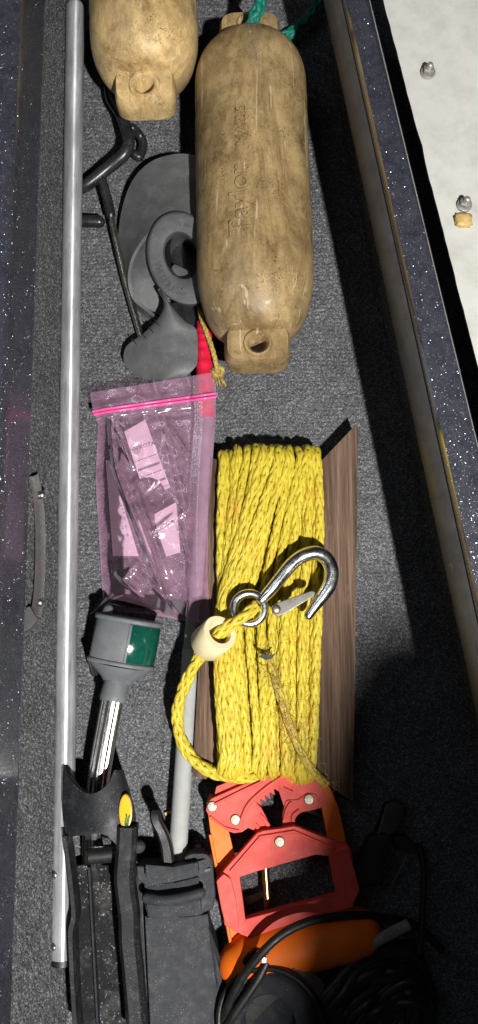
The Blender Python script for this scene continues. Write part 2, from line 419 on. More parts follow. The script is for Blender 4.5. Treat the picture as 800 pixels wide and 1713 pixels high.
m_plug = plain("dark_clear_plastic", (.022, .018, .024), .15, 0, .3, 60, .3, 120, .001, spec=.8, coat=.5)
m_sock = plain("pad_felt", (.10, .075, .062), .8, 0, .3, 90, .5, 600)

# ------------------------------------------------------------------ setting
def tufts(nu, nv): return rng.random((nv, nu)) ** 1.3
def lowfreq(nu, nv, step):
    g = rng.random((nv // step + 3, nu // step + 3))
    y = np.arange(nv) / step; x = np.arange(nu) / step
    yi = y.astype(int); xi = x.astype(int); fy = (y - yi)[:, None]; fx = (x - xi)[None, :]
    a = g[np.ix_(yi, xi)]; b = g[np.ix_(yi, xi + 1)]; c = g[np.ix_(yi + 1, xi)]; d = g[np.ix_(yi + 1, xi + 1)]
    return (a * (1 - fx) + b * fx) * (1 - fy) + (c * (1 - fx) + d * fx) * fy
X0, X1, Y0, Y1 = -.275, .43, -.72, .86; st = .00165
nu, nv = int((X1 - X0) / st), int((Y1 - Y0) / st)
gx, gy = np.meshgrid(np.linspace(X0, X1, nu), np.linspace(Y0, Y1, nv))
h = tufts(nu, nv) * .0028 + lowfreq(nu, nv, 6) * .0012 + lowfreq(nu, nv, 60) * .003
h += .0006 * np.sin(gy * 2 * math.pi / .0055 + 4 * lowfreq(nu, nv, 40))
co = np.stack([gx + rng.normal(0, .0004, gx.shape), gy + rng.normal(0, .0004, gx.shape), h - .005], -1).reshape(-1, 3)
floor = big_grid("floor", co, nu, nv, m_carpet); tag(floor, kind='structure')
floor['label'] = "charcoal grey carpeted locker floor"

def wall(name, b0, b1, t0, t1, flip=1):
    L = (b1 - b0).length; H = (t0 - b0).length
    nu, nv = int(L / .0019), int(H / .0019)
    u, v = np.meshgrid(np.linspace(0, 1, nu), np.linspace(0, 1, nv))
    B0, B1, T0, T1 = (np.array(q) for q in (b0, b1, t0, t1))
    p = (B0 * (1 - u[..., None]) + B1 * u[..., None]) * (1 - v[..., None]) + (T0 * (1 - u[..., None]) + T1 * u[..., None]) * v[..., None]
    nrm = np.cross(B1 - B0, T0 - B0); nrm /= np.linalg.norm(nrm)
    p = p + nrm * flip * (tufts(nu, nv) * .0026 + lowfreq(nu, nv, 6) * .001)[..., None]
    o = big_grid(name, p.reshape(-1, 3), nu, nv, m_carpet); tag(o, kind='structure'); return o
ZW = .135
lw = [P(136, -60, 0), P(114, 1760, 0), P(77, -60, ZW), P(14, 1760, ZW)]
wall("left_wall", lw[0], lw[1], lw[2], lw[3], -1 if False else 1)

# left rail: vertical inner face, rounded top edge, broad flat top running out of the picture
def profile_run(name, rows, mat, kind='structure', seg=60):
    "rows: list of (pixel at py=-60, pixel at py=1760, z); lofted along the locker"
    vs, fs = [], []; m = len(rows)
    for i in range(seg + 1):
        t = i / seg
        for (a, b, z) in rows:
            p0, p1 = P(a, -60, z), P(b, 1760, z); vs.append(p0.lerp(p1, t))
    for i in range(seg):
        for j in range(m - 1): fs.append((i * m + j, i * m + j + 1, (i + 1) * m + j + 1, (i + 1) * m + j))
    o = pyd(name, vs, fs, mat, None, 60); tag(o, kind=kind); return o
profile_run("left_deck_edge", [(78.5, 16, ZW - .004), (75.5, 12, ZW + .003), (74, 10, ZW + .005), (48, -22, .20), (42, -32, .212), (36, -40, .219), (28, -50, .222), (-30, -120, .222), (-330, -420, .222), (-330, -420, -.01)], m_gel)

# right wall in its own shade, then the lip, the glitter bead, the gap and the white panel
def rx(py, off): return 541 + .2145 * py + off
zl, zm, zt_ = .165, .188, .204
def line_px(x_at0, slope): return (x_at0 - 60 * slope, x_at0 + 1760 * slope)
a0, a1 = line_px(541, .2145)
w0, w1 = P(a0, -60, zl), P(a1, 1760, zl)
off = V((.034, 0, 0))
wall("right_wall", V((w0.x, w0.y, 0)) + off, V((w1.x, w1.y, 0)) + off, V((w0.x, w0.y, zl)) + off, V((w1.x, w1.y, zl)) + off, -1)
s0, s1 = line_px(541, .2145); l0, l1 = line_px(573, .219); g0, g1 = line_px(585, .2235); k0, k1 = line_px(607, .2355); e0, e1 = line_px(620, .243)
profile_run("right_lip", [(s0 + 60, s1 + 60, zl - .010), (s0 + 1, s1 + 1, zl - .006), (s0, s1, zl), (l0 - 3, l1 - 3, zm), (l0, l1, zm + .001)], m_flange)
profile_run("right_deck_edge", [(l0 - 2, l1 - 2, zm - .004), (l0, l1, zm + .004), (l0 + 3, l1 + 4, zm + .010), (l0 + 8, l1 + 9, zm + .016), (g0 + 4, g1 + 5, zt_ + .001), (k0, k1, zt_ + .002), (e0 - 3, e1 - 3, zt_), (e0, e1, zt_ - .004), (e0 - 4, e1 - 8, zt_ - .03), (e0 - 75, e1 - 150, .0)], m_gel)
p0, p1 = line_px(640, .2585)
zp = .190
pn = thing("hatch_panel", "white fibreglass hatch panel with rolled edge right of the glitter deck rail", "panel", P(720, 200, zp))
def panel():
    nu, nv = 46, 90
    vs, fs = [], []
    rngp = random.Random(3)
    for j in range(nv + 1):
        t = j / nv; py = -60 + t * 1300
        e = 640 + .2585 * py
        w = rngp.uniform(-.6, .6)
        if 225 < py < 262: w += 3.0 - abs(py - 243) * .15
        for i in range(nu + 1):
            u = i / nu; x = e + w * (1 - u) + u * 420
            z = zp
            if i == 0: z = zp - .05
            elif i == 1: x = e + w; z = zp - .003
            elif i == 2: x = e + w + 1.5; z = zp
            xx = (x - e) / 1.0
            z += .0022 * math.exp(-((xx - 92) / 10) ** 2) + .006 * (1 / (1 + math.exp(-(xx - 100) / 9)))
            vs.append(P(x, py, z))
    m = nu + 1
    for j in range(nv):
        for i in range(nu): fs.append((j * m + i, j * m + i + 1, (j + 1) * m + i + 1, (j + 1) * m + i))
    return pyd("panel_skin", vs, fs, m_white, pn, 60)
panel()
for (x, y, seal) in ((716, 121, 0), (777, 343, 1)):
    c = P(x, y, zp + .002)
    lathe("washer", c, (0, 0, 1), [(-.001, .0082), (.0014, .0082), (.0018, .0074)], m_nut, pn, 20)
    lathe("hex_nut", c, (0, 0, 1), [(.001, .0062), (.0068, .0062), (.0078, .0050)], m_nut, pn, 6, 25)
    lathe("stud_end", c, (0, 0, 1), [(.006, .0034), (.0120, .0034), (.0132, .0026), (.0138, .0008)], m_nut, pn, 14)
    if seal:
        sb = bmesh.new(); bmesh.ops.create_icosphere(sb, subdivisions=3, radius=1)
        q = P(775, 369, zp + .001)
        for v in sb.verts:
            k = 1 + .30 * mnoise.noise(v.co * 2.6)
            sx = math.copysign(abs(v.co.x) ** .6, v.co.x); sy = math.copysign(abs(v.co.y) ** .6, v.co.y)
            v.co = V((q.x + sx * .0095 * k, q.y + sy * .0085 * k, q.z + v.co.z * .004))
        from_bm("sealant_blob", sb, m_seal, pn, 180)

# added unseen plate beyond the frame, shaped to shade the near right corner
BLOCKER_Z = 1.25
edge = [(900, 1030), (700, 1046), (622, 1056), (575, 1120), (525, 1215), (482, 1330), (452, 1470), (425, 1600), (402, 1713), (380, 1900)]  # outline of the wanted shade, carried up toward the lamp
def toward(px, py, z0=.02):
    s = P(px, py, z0); t = (BLOCKER_Z - s.z) / (LAMP.z - s.z); return s.lerp(LAMP, t)
tp = [toward(*e) for e in edge]; far = [tp[-1] + V((0, -.25, 0)), V((tp[0].x + .3, tp[-1].y - .25, BLOCKER_Z)), tp[0] + V((.3, 0, 0))]
bm = bmesh.new(); poly = tp + far
prism_into(bm, poly, [p + V((0, 0, .012)) for p in poly]); bevel_bm(bm, .003)
blocker = from_bm("shade_blocker", bm, m_flange); tag(blocker, kind='structure')

# catch strip riveted to the left wall
ct = thing("catch_strip", "clear grey plastic strip riveted to the carpeted left wall", "strip", P(60, 920, .10))
pts = [P(57, 795, .125), P(64, 830, .117), P(68, 880, .112), P(68, 940, .111), P(65, 1000, .113), P(58, 1040, .12)]
vs, fs = sweep_vf([V(q) for q in spline([tuple(p) for p in pts], 24)], [(-.003, -.010), (.003, -.010), (.004, .008), (-.002, .010)], None, True, (0, 0, 1))
pyd("strip_body", vs, fs, plain("smoked_clear_plastic", (.095, .085, .08), .2, 0, .3, 60, .3, 300, .0006, .2, spec=.7), ct, 30)
for (x, y) in ((70, 828), (67, 1008)): dome_at("rivet", P(x, y, .113), .0048, .005, m_steel, ct, (1, 0, .35), 14)
slab("end_bracket", [(44, 1016), (50, 1014), (62, 1036), (52, 1050), (38, 1058), (36, 1030)], .13, .11, m_flange, ct, .001)

# ------------------------------------------------------------------ long tube
tb = thing("long_tube", "long dull aluminium tube lying along the left carpet wall", "tube", P(115, 800, .0))
zt = .062
tp0, tp1 = P(126, 14, zt), P(104, 1602, .034)
n = 60
pts = [tp0.lerp(tp1, i / n) for i in range(n + 1)]
r0 = .0121
d0 = (tp0 - tp1).normalized()
nose = [(tp0 + d0 * .009, .62), (tp0 + d0 * .006, .82), (tp0 + d0 * .002, .97)]
allp = [q for q, _ in nose] + pts; sc = [k for _, k in nose] + [1] * len(pts)
vs, fs = sweep_vf(allp, circ(r0, 28), sc, True); pyd("tube_body", vs, fs, m_alu, tb, 50)
lathe("end_plug", tp1, -d0, [(-.001, r0 * .99), (.003, r0 * 1.04), (.006, r0 * 1.04), (.007, r0 * .85)], m_dark, tb, 24)
for k in (.925, .988):
    c = tp0.lerp(tp1, k); nn_ = V((-.62, 0, .78)); dome_at("screw", c + nn_ * (r0 - .0004), .0040, .0030, m_steel, tb, nn_, 12)
dent = path([(132, 640, zt + .004), (131, 700, zt + .004)], 4)

# ------------------------------------------------------------------ fenders
def smooth_prof(R, L, shoulder_a, shoulder_b, neck):
    pr = []
    for k in range(13):
        a = k / 12 * math.pi / 2
        pr.append((shoulder_a * (1 - math.cos(a)) , neck + (R - neck) * math.sin(a)))
    for k in range(1, 30): pr.append((shoulder_a + (L - shoulder_a - shoulder_b) * k / 30, R * (1 - .004 * math.sin(k * 1.7))))
    for k in range(13):
        a = k / 12 * math.pi / 2
        pr.append((L - shoulder_b * (1 - math.sin(a)), R - (R - neck) * (1 - math.cos(a))))
    return pr
def fender_tab(parent, mat, c, ax, w, l, th, hole, hole_off=0, rough_seed=0):
    "flattened moulded end with an eye through it; c = root centre, ax = outward direction"
    side = V((ax.y, -ax.x, 0)).normalized(); up = side.cross(ax).normalized()
    if up.z < 0: up = -up
    n = 40
    def outl(k, grow):
        a = 2 * math.pi * k / n; ca, sa = math.cos(a), math.sin(a)
        e = .52
        return (math.copysign(abs(ca) ** e, ca) * w / 2 * grow, math.copysign(abs(sa) ** e, sa) * l / 2 * grow)
    bm = bmesh.new()
    cc = c + ax * (l * .32)
    hx, hy = 0, hole_off
    def ring(grow, z, circle=None):
        out = []
        for k in range(n):
            a = 2 * math.pi * k / n
            if circle: x, y = hx + circle * math.cos(a), hy + circle * math.sin(a)
            else: x, y = outl(k, grow)
            out.append(bm.verts.new(cc + side * x + ax * y + up * z))
        return out
    R = [ring(1, -th / 2 * .7), ring(1.03, 0), ring(1, th / 2 * .72), ring(.93, th / 2),
         ring(0, th / 2, hole * 1.62), ring(0, th / 2 + .0035, hole * 1.5), ring(0, th / 2 + .004, hole * 1.28), ring(0, th / 2 + .001, hole), ring(0, -th / 2 * .7, hole * .9)]
    for A, B in zip(R, R[1:]):
        for k in range(n):
            l_ = (k + 1) % n; bm.faces.new((A[k], A[l_], B[l_], B[k]))
    A, B = R[-1], R[0]
    for k in range(n):
        l_ = (k + 1) % n; bm.faces.new((A[k], A[l_], B[l_], B[k]))
    return from_bm("end_tab", bm, mat, parent, 55)
def fender(label, p_top, p_bot, R, mat, tabs, sa, sb, text=None):
    ax = (p_bot - p_top).normalized(); L = (p_bot - p_top).length
    f = thing("boat_fender", label, "fender", V(((p_top.x + p_bot.x) / 2, (p_top.y + p_bot.y) / 2, p_top.z - R)), "worn yellowed boat fenders")
    vs, fs = lathe_vf(p_top, ax, smooth_prof(R, L, sa, sb, R * .50), 56)
    out = []
    for v in vs:
        k = 1 + .012 * mnoise.noise(v * 9) + .004 * mnoise.noise(v * 40)
        c = p_top + ax * (v - p_top).dot(ax); out.append(c + (v - c) * k)
    pyd("fender_body", out, fs, mat, f, 180)
    for (which, w, l, th, hole, ho) in tabs:
        if which == 'top': fender_tab(f, mat, p_top - ax * .0, -ax, w, l, th, hole, ho)
        else: fender_tab(f, mat, p_bot, ax, w, l, th, hole, ho)
    return f, ax
zf = .085
pt, pb = P(418, 84, zf), P(430, 566, zf)
R2 = 96 * S(426, 350, zf)
f2, ax2 = fender("large stained fender with green rope through its top eye, lying in the middle", pt, pb, R2, m_fend_b,
    [('top', .076, .046, .044, .0105, .002), ('bot', .076, .046, .050, .0105, .002)],   .055, .088)
def emboss(parent, txt, size, along, px, py, R, p_top, ax, mat, hgt=.0022):
    me = text_mesh(txt, size, .004)
    c = P(px, py, zf + R * .96)
    s0 = (c - p_top).dot(ax); side = V((-ax.y, ax.x, 0)).normalized()
    if side.x < 0: side = -side
    x0 = (c - (p_top + ax * s0)).dot(side)
    up = V((0, 0, 1))
    for v in me.vertices:
        tx, ty, tz = v.co
        s = s0 - tx; x = x0 + ty * -1 * -1 * -1          # text runs up the fender, its top to the left
        r = R * (1 + 0.0) + (hgt if tz > 0 else -.003)
        x = max(-R * .95, min(R * .95, x))
        ang = x / R
        v.co = p_top + ax * s + side * (r * math.sin(ang)) + up * (r * math.cos(ang))
    return link_mesh("raised_lettering", me, mat, parent, 40)
emboss(f2, "Taylor", .034, 1, 402, 335, R2 * 1.006, pt, ax2, m_fend_b)
emboss(f2, "MADE", .019, 1, 405, 213, R2 * 1.006, pt, ax2, m_fend_b, .0022)

zf1 = .10
qt, qb = P(232, -230, zf1), P(244, 140, zf1)
R1 = 90 * S(238, 60, zf1)
f1, ax1 = fender("yellow fender cut off by the top edge, plain eye hanging empty", qt, qb, R1, m_fend_a,
    [('bot', .074, .050, .040, .0120, .002)], .05, .066)

# ------------------------------------------------------------------ ropes
def braid_vf(pts, R, pitch, n=4, step=.004, rad=(.46, .30), amp=.10, seed=0):
    pts = [V(p) for p in pts]
    d = [0]
    for a, b in zip(pts, pts[1:]): d.append(d[-1] + (b - a).length)
    L = d[-1]; m = max(6, int(L / step)); arr = np.array([tuple(p) for p in pts]); s = np.linspace(0, L, m)
    q = [V((np.interp(t, d, arr[:, 0]), np.interp(t, d, arr[:, 1]), np.interp(t, d, arr[:, 2]))) for t in s]
    fr = frames(q); rr = random.Random(seed); ph0 = rr.uniform(0, 6)
    vs, fs = [], []
    for sgn in (1, -1):
        for j in range(n):
            path_ = []; base = len(vs); K = 6
            for i, (p, t, sd, b) in enumerate(fr):
                u = s[i]; a = ph0 + sgn * 2 * math.pi * u / pitch + 2 * math.pi * (j + (.0 if sgn > 0 else .5)) / n
                rad_ = R * (.70 + amp * sgn * math.cos(2 * math.pi * n * u / pitch + math.pi * j))
                o = sd * math.cos(a) + b * math.sin(a); tg = (-sd * math.sin(a) + b * math.cos(a)) * sgn
                slope = 2 * math.pi * R * .7 / pitch; w = (tg - t * slope).normalized()
                c = p + o * rad_
                for k in range(K):
                    g = 2 * math.pi * k / K
                    vs.append(c + w * (R * rad[0] * math.cos(g)) + o * (R * rad[1] * math.sin(g)))
            for i in range(len(fr) - 1):
                for k in range(K):
                    l = (k + 1) % K; fs.append((base + i * K + k, base + i * K + l, base + (i + 1) * K + l, base + (i + 1) * K + k))
    v, f = sweep_vf(q, circ(R * .66, 8), None, True, None, len(vs)); vs += v; fs += f
    return vs, fs
def braid(name, pts, R, pitch, mat, parent=None, **kw):
    vs, fs = braid_vf(pts, R, pitch, **kw); return pyd(name, vs, fs, mat, parent, 180)

gr = thing("green_rope", "green braided rope tied through the top eye of the stained fender", "rope", P(425, 60, .10))
braid("rope_strand", path([(418, 66, .098), (416, 54, .122), (424, 34, .130), (433, 12, .135), (442, -25, .135), (450, -60, .13)], 40), .0082, .055, m_grn, gr, n=3, step=.0035)
braid("rope_strand", path([(418, 70, .085), (440, 74, .04), (468, 66, .022), (494, 50, .02), (516, 30, .02), (532, 5, .022), (545, -40, .025)], 40), .0075, .055, m_grn, gr, n=3, step=.0035)
cb = rod("thin_cord", path([(380, -20, .02), (395, 8, .012), (416, 38, .012), (430, 60, .02)], 24), .0025, m_cable, None, 8); tag(cb, "thin black cord running behind the green rope at the top", "cord")

# ------------------------------------------------------------------ vinyl-coated rod holder
rh = thing("rod_holder", "bent black vinyl coated rod holder on a thin steel stake", "rod holder", P(180, 300, 0))
z1 = .045
rod("coated_hook", path([(184, 152, .03), (188, 168, .035), (202, 190, .045), (211, 214, .055), (216, 238, .06), (208, 258, .058), (182, 280, .05), (160, 298, .045), (140, 312, .04), (118, 320, .03)], 50), .0078, m_rubber, rh, 16, dome=True)
rod("coated_stem", path([(168, 290, .046), (174, 312, .042), (181, 338, .038), (186, 361, .036)], 16), .0062, m_rubber, rh, 14)
rod("coated_loop", path([(222, 214, .035), (234, 226, .025), (240, 242, .02), (234, 262, .018), (226, 258, .02)], 24), .0058, m_rubber, rh, 12, dome=True)
rod("stub_peg", path([(118, 368, .03), (140, 370, .03), (166, 371, .03)], 8), .0078, m_rubber, rh, 14, dome=True)
rod("steel_stake", path([(185, 356, .034), (195, 405, .03), (210, 470, .022), (236, 562, .018), (262, 650, .02), (300, 800, .02), (316, 888, .02)], 40), .0042, metal_mat("stake_steel", (.62, .58, .50), .3, 90, (1, 1, 1), .4), rh, 12)

# ------------------------------------------------------------------ propeller
pr = thing("propeller", "grey plastic weedless propeller half under the stained fender", "propeller", P(290, 440, 0))
def blade(name, outer, inner, n, m, bulge=0.0, thick=.004):
    A = spline(outer, n); B = spline(inner, n)
    vs = []
    for i in range(n + 1):
        a, b = A[i], B[i]
        pa, pb_ = P(*a), P(*b)
        for j in range(m + 1):
            t = j / m; q = pa.lerp(pb_, t); q.z += bulge * math.sin(math.pi * t); vs.append(q)
    k = m + 1; fs = [(i * k + j, i * k + j + 1, (i + 1) * k + j + 1, (i + 1) * k + j) for i in range(n) for j in range(m)]
    bm = bmesh.new(); bv = [bm.verts.new(v) for v in vs]
    for f in fs: bm.faces.new([bv[q] for q in f])
    bmesh.ops.recalc_face_normals(bm, faces=bm.faces)
    if sum(f.normal.z for f in bm.faces) < 0: bmesh.ops.reverse_faces(bm, faces=bm.faces)
    bmesh.ops.solidify(bm, geom=list(bm.faces), thickness=thick)
    return from_bm(name, bm, m_prop, pr, 50)
blade("blade", [(350, 266, .058), (325, 259, .058), (290, 258, .054), (250, 272, .046), (220, 305, .036), (203, 355, .026), (198, 405, .018), (202, 450, .012), (214, 490, .008), (236, 526, .006), (268, 556, .005)],
      [(350, 372, .062), (325, 366, .064), (300, 358, .066), (275, 364, .064), (252, 385, .060), (232, 410, .050), (218, 438, .042), (214, 470, .036), (222, 500, .028), (244, 520, .022), (272, 540, .013)], 40, 8, -.004)
blade("blade_root", [(310, 352, .060), (282, 358, .058), (252, 376, .050), (228, 400, .040), (217, 440, .030), (215, 475, .024), (224, 505, .016), (255, 520, .010), (285, 540, .006)],
      [(310, 372, .066), (290, 370, .066), (262, 390, .064), (250, 412, .056), (249, 440, .044), (258, 470, .032), (270, 486, .024), (285, 505, .016), (300, 525, .008)], 36, 7, .0)
blade("blade", [(268, 486, .052), (274, 512, .048), (264, 534, .042), (240, 558, .034), (216, 575, .026), (208, 588, .022), (208, 606, .020), (222, 622, .018), (244, 636, .018), (262, 641, .020)],
      [(270, 487, .050), (288, 512, .048), (306, 534, .046), (326, 548, .044), (330, 560, .043), (331, 580, .042), (331, 596, .040), (328, 612, .039), (312, 628, .034), (286, 640, .026)], 40, 10, .009)
# hub: tilted ring with a tapering bore
def hub():
    n = 48; rows = []
    cx, cy = 307, 432
    def el(rx_, ry_, z, dx=0, dy=0, tilt=.22):
        out = []
        for k in range(n):
            a = 2 * math.pi * k / n
            x = rx_ * math.cos(a); y = ry_ * math.sin(a)
            out.append((cx + dx + x + y * tilt * .6, cy + dy + y, z + .010 * (-y / 80) + .006 * (x / 60)))
        return out
    R = [el(60, 79, .018, 6, 3), el(61, 79, .062), el(59, 77, .068), el(55, 73, .0695), el(31, 41, .0655, -3, -4), el(28, 38, .062, -3, -4), el(27, 36, .050, -2, -2), el(26, 34, .004, 8, 10)]
    bm = bmesh.new(); B = [[bm.verts.new(P(*q)) for q in r] for r in R]
    for a, b in zip(B, B[1:]):
        for k in range(n): bm.faces.new((a[k], a[(k + 1) % n], b[(k + 1) % n], b[k]))
    bm.faces.new(B[-1])
    return from_bm("hub", bm, m_prop, pr, 45)
hb = hub()
slab("gap_shade", [(258, 486), (285, 506), (334, 506), (334, 552), (300, 534), (272, 510)], .020, .004, m_dark, pr, .001)  # dark slab added for the shade in the gap below the hub
def arc_text(txt, size, cx, cy, rx_, ry_, a0, a1, z, parent, mat):
    n = len(txt)
    for i, ch in enumerate(txt):
        if ch == ' ': continue
        a = math.radians(a0 + (a1 - a0) * i / max(1, n - 1))
        x, y = cx + rx_ * math.cos(a), cy + ry_ * math.sin(a)
        me = text_mesh(ch, size, .0012)
        tx, ty = -rx_ * math.sin(a), ry_ * math.cos(a)
        if a1 < a0: tx, ty = -tx, -ty
        c = P(x, y, z(x, y)); rot = math.atan2(-ty, tx)
        me.transform(Matrix.Translation(c) @ Matrix.Rotation(rot, 4, 'Z'))
        link_mesh("raised_letter", me, mat, parent, 40)
for (x, y, zz) in ((224, 572, .0315), (240, 562, .0375), (252, 552, .0425), (262, 541, .0455)):
    slab("slit", [(x - 4, y - 6), (x - 3, y - 7), (x + 5, y + 4), (x + 4, y + 5)], zz, zz - .012, m_dark, pr, 0)
hz = lambda x, y: .0690 - .010 * (y - 432) / 80 + .006 * (x - 307) / 60 - .0006
arc_text("WEEDLESS", .013, 306, 431, 42, 57, 165, 88, hz, pr, m_prop)
arc_text("WEDGE", .011, 306, 427, 40, 54, -92, -50, hz, pr, m_prop)
def bore():
    n = 36; rows = []
    for (rx_, ry_, z, dx, dy) in ((27.5, 37.5, .0600, -3, -4), (26, 35, .050, -2, -2), (24, 32, .012, 4, 5)):
        rows.append([P(307 + dx + rx_ * math.cos(2 * math.pi * k / n) + ry_ * math.sin(2 * math.pi * k / n) * .13, 432 + dy + ry_ * math.sin(2 * math.pi * k / n), z) for k in range(n)])
    vs = [p for r in rows for p in r]
    fs = [(i * n + k, i * n + (k + 1) % n, (i + 1) * n + (k + 1) % n, (i + 1) * n + k) for i in range(2) for k in range(n)]
    return pyd("bore_shade", vs, fs + [tuple(2 * n + k for k in range(n))], m_rubber, pr, 60)  # dark liner that stands in for the shade inside the bore
bore()
slab("drive_slot", [(286, 446), (292, 440), (316, 452), (326, 470), (318, 478), (296, 468)], .040, .014, m_prop, pr, .003)

# ------------------------------------------------------------------ gaff pole with red grip, wrist cord
gp = thing("gaff_pole", "grey pole with ribbed red grip running under the pink bag", "pole", P(330, 1000, 0))
gpts = path([(343, 540, .030), (342, 580, .030), (343, 640, .030), (346, 700, .028)], 60)
gs = [1 + (.07 if (i % 6) < 3 else 0) - (.08 if i < 3 else 0) for i in range(61)]
rod("grip", gpts, .0105, m_grip, gp, 20, scales=gs)
rod("pole_shaft", path([(346, 698, .028), (342, 800, .026), (332, 960, .024), (319, 1092, .022)], 20), .0095, m_galv, gp, 18)
rod("pole_sleeve", path([(320, 1086, .022), (310, 1240, .022), (300, 1390, .024), (294, 1475, .026)], 24), .0105, plain("woven_grey_tape", (.36, .37, .36), .6, 0, .15, 60, .9, 1100, .0008, .3), gp, 18)
wc = thing("wrist_cord", "thin khaki braided cord with a tasselled knot beside the red grip", "cord", P(355, 580, 0))
braid("cord_strand", path([(332, 500, .03), (336, 528, .042), (344, 552, .046), (354, 580, .046), (361, 606, .044), (364, 624, .04)], 40), .0032, .018, m_cord, wc, n=3, step=.0016)
kb = bmesh.new()
braid("cord_knot", [P(364, 622, .04) + V((.006 * math.cos(a) * (1 + .2 * math.sin(3 * a)), .005 * math.sin(a * 1.0), .003 * math.sin(2 * a))) for a in np.linspace(0, 9.5, 40)], .0030, .016, m_cord, wc, n=3, step=.0016)
kb.free()
vs, fs = [], []
for i in range(26):
    a = P(365 + random.uniform(-4, 4), 626, .038); b = P(366 + random.uniform(-12, 16), 640 + random.uniform(-8, 9), .022 + random.uniform(0, .02)); mid = a.lerp(b, .5) + V((random.uniform(-.003, .003), 0, .004))
    v, f = sweep_vf([a, mid, b], circ(.0006, 4), None, True, None, len(vs)); vs += v; fs += f
ts = pyd("cord_tassel", vs, fs, m_cord, wc, 180); ts['kind'] = 'stuff'
ts2 = None

# ------------------------------------------------------------------ wooden winder and its rope
ww = thing("rope_winder", "weathered brown wooden winding board under the yellow rope", "winder", P(470, 1030, 0))
ZB = .034
slab("board", [(352, 764), (371, 772), (374, 800), (530, 800), (536, 772), (597, 708), (600, 716), (597, 900), (595, 1100), (591, 1342), (560, 1322), (528, 1296), (524, 1262), (376, 1262), (366, 1290), (344, 1304), (322, 1298), (326, 1220), (334, 1080), (346, 900)], ZB, .012, m_wood, ww, .0014)
slab("foot_cleat", [(350, 880), (590, 876), (590, 930), (348, 936)], .0125, .0, m_wood, ww, .001)
slab("foot_cleat", [(332, 1150), (588, 1150), (588, 1205), (330, 1210)], .0125, .0, m_wood, ww, .001)
yr = thing("yellow_rope", "coil of bright yellow braided rope wound round the wooden board", "rope", P(450, 1030, ZB))
RR = .0057
def turn(xt, xb, lift, yt=764, yb=1284, mid=None, mat=None, seed=0, bow=0):
    RR = globals()['RR']; z = ZB + RR * .9 + lift
    A, B = P(xt, yt, z), P(xb, yb, z)
    M_ = A.lerp(B, .5)
    if mid is not None: M_ = P(mid, (yt + yb) / 2, z)
    M_.z += .004
    q1 = A.lerp(M_, .5); q2 = M_.lerp(B, .5); q1.z += .003; q2.z += .003
    q1.x += bow * .5; q2.x += bow * .5; M_.x += bow
    pts = [A + V((0, -.002, -z + .004)), A + V((0, .007, -z * .62)), A + V((0, .006, -z * .22)), A + V((0, -.004, 0.0)), A.lerp(B, .06) + V((0, 0, .003)), q1, M_, q2, B.lerp(A, .06) + V((0, 0, .003)), B + V((0, .004, 0)), B + V((0, -.006, -z * .22)), B + V((0, -.007, -z * .62)), B + V((0, .002, -z + .004))]
    w = [V(p) for p in spline([tuple(p) for p in pts], 110)]
    rr = random.Random(seed)
    w = [p + V((.0017 * math.sin(i * .085 + seed * 1.7) + .0008 * math.sin(i * .23 + seed), 0, .0013 * math.sin(i * .12 + seed * 2))) for i, p in enumerate(w)]
    RR = globals()['RR'] * rr.uniform(.88, 1.06)
    braid("rope_turn", w, RR, rr.uniform(.072, .104), mat or m_yel, yr, n=4, step=.0046, seed=seed, rad=(.47, .27), amp=.09)
base = [371 + i * 10.0 for i in range(17)]
for i, x in enumerate(base):
    turn(x, 378 + (x - 371) * .88 + random.uniform(-2, 2), (.0 if i % 2 else .003), 768 + random.uniform(-5, 5) - (6 if 6 <= i <= 10 else 0), 1278 + random.uniform(-4, 4) + i * 1.4, seed=i)
over = [(436, 372, .015, 368), (452, 377, .016, 373), (468, 384, .017, 380), (480, 394, .017, 392), (396, 372, .007, 374), (414, 380, .009, 380), (430, 388, .011, 386), (446, 398, .013, 394), (460, 410, .014, 404), (474, 424, .015, 418), (486, 440, .014, 436), (499, 456, .013, 456), (512, 474, .011, 478), (524, 500, .008, 505), (531, 522, .006, 530)]
for i, (a, b, l, m) in enumerate(over): turn(a, b, l, 758 - l * 300 + random.uniform(-3, 3), 1288 + random.uniform(-4, 6), m, None, 40 + i)
braid("rope_turn", path([(440, 1060, .050), (448, 1096, .062), (462, 1140, .066), (480, 1200, .065), (502, 1255, .061), (524, 1290, .054), (545, 1312, .042)], 60), RR * .9, .085, m_yeld, yr, n=4, step=.0042, seed=77, rad=(.40, .24))['label'] = "soiled turn of rope with frayed fibres"
vs, fs = [], []
cl = path([(445, 1085, .077), (462, 1140, .078), (480, 1200, .077), (502, 1255, .073), (545, 1312, .048)], 60)
for i in range(190):
    p = random.choice(cl) + V((random.gauss(0, .007), random.gauss(0, .004), random.uniform(-.005, -.001)))
    d = V((random.gauss(0, 1), random.gauss(0, 1), random.uniform(0, .7))).normalized() * random.uniform(.004, .014)
    v, f = sweep_vf([p, p + d * .5 + V((random.gauss(0, .001), 0, .001)), p + d], circ(.00022, 3), None, False, None, len(vs)); vs += v; fs += f
fz = pyd("frayed_fibres", vs, fs, m_cord, yr, 180); fz['kind'] = 'stuff'
braid("rope_tail", path([(428, 1014, .080), (412, 1028, .088), (394, 1040, .088), (372, 1056, .084), (350, 1080, .078), (331, 1104, .070), (312, 1140, .058), (299, 1178, .048), (298, 1215, .042), (308, 1248, .040), (330, 1276, .040), (362, 1294, .042), (400, 1300, .045), (430, 1296, .05)], 120), .0073, .080, m_yel, yr, n=4, step=.004, seed=5, rad=(.42, .26))
vs, fs = [], []
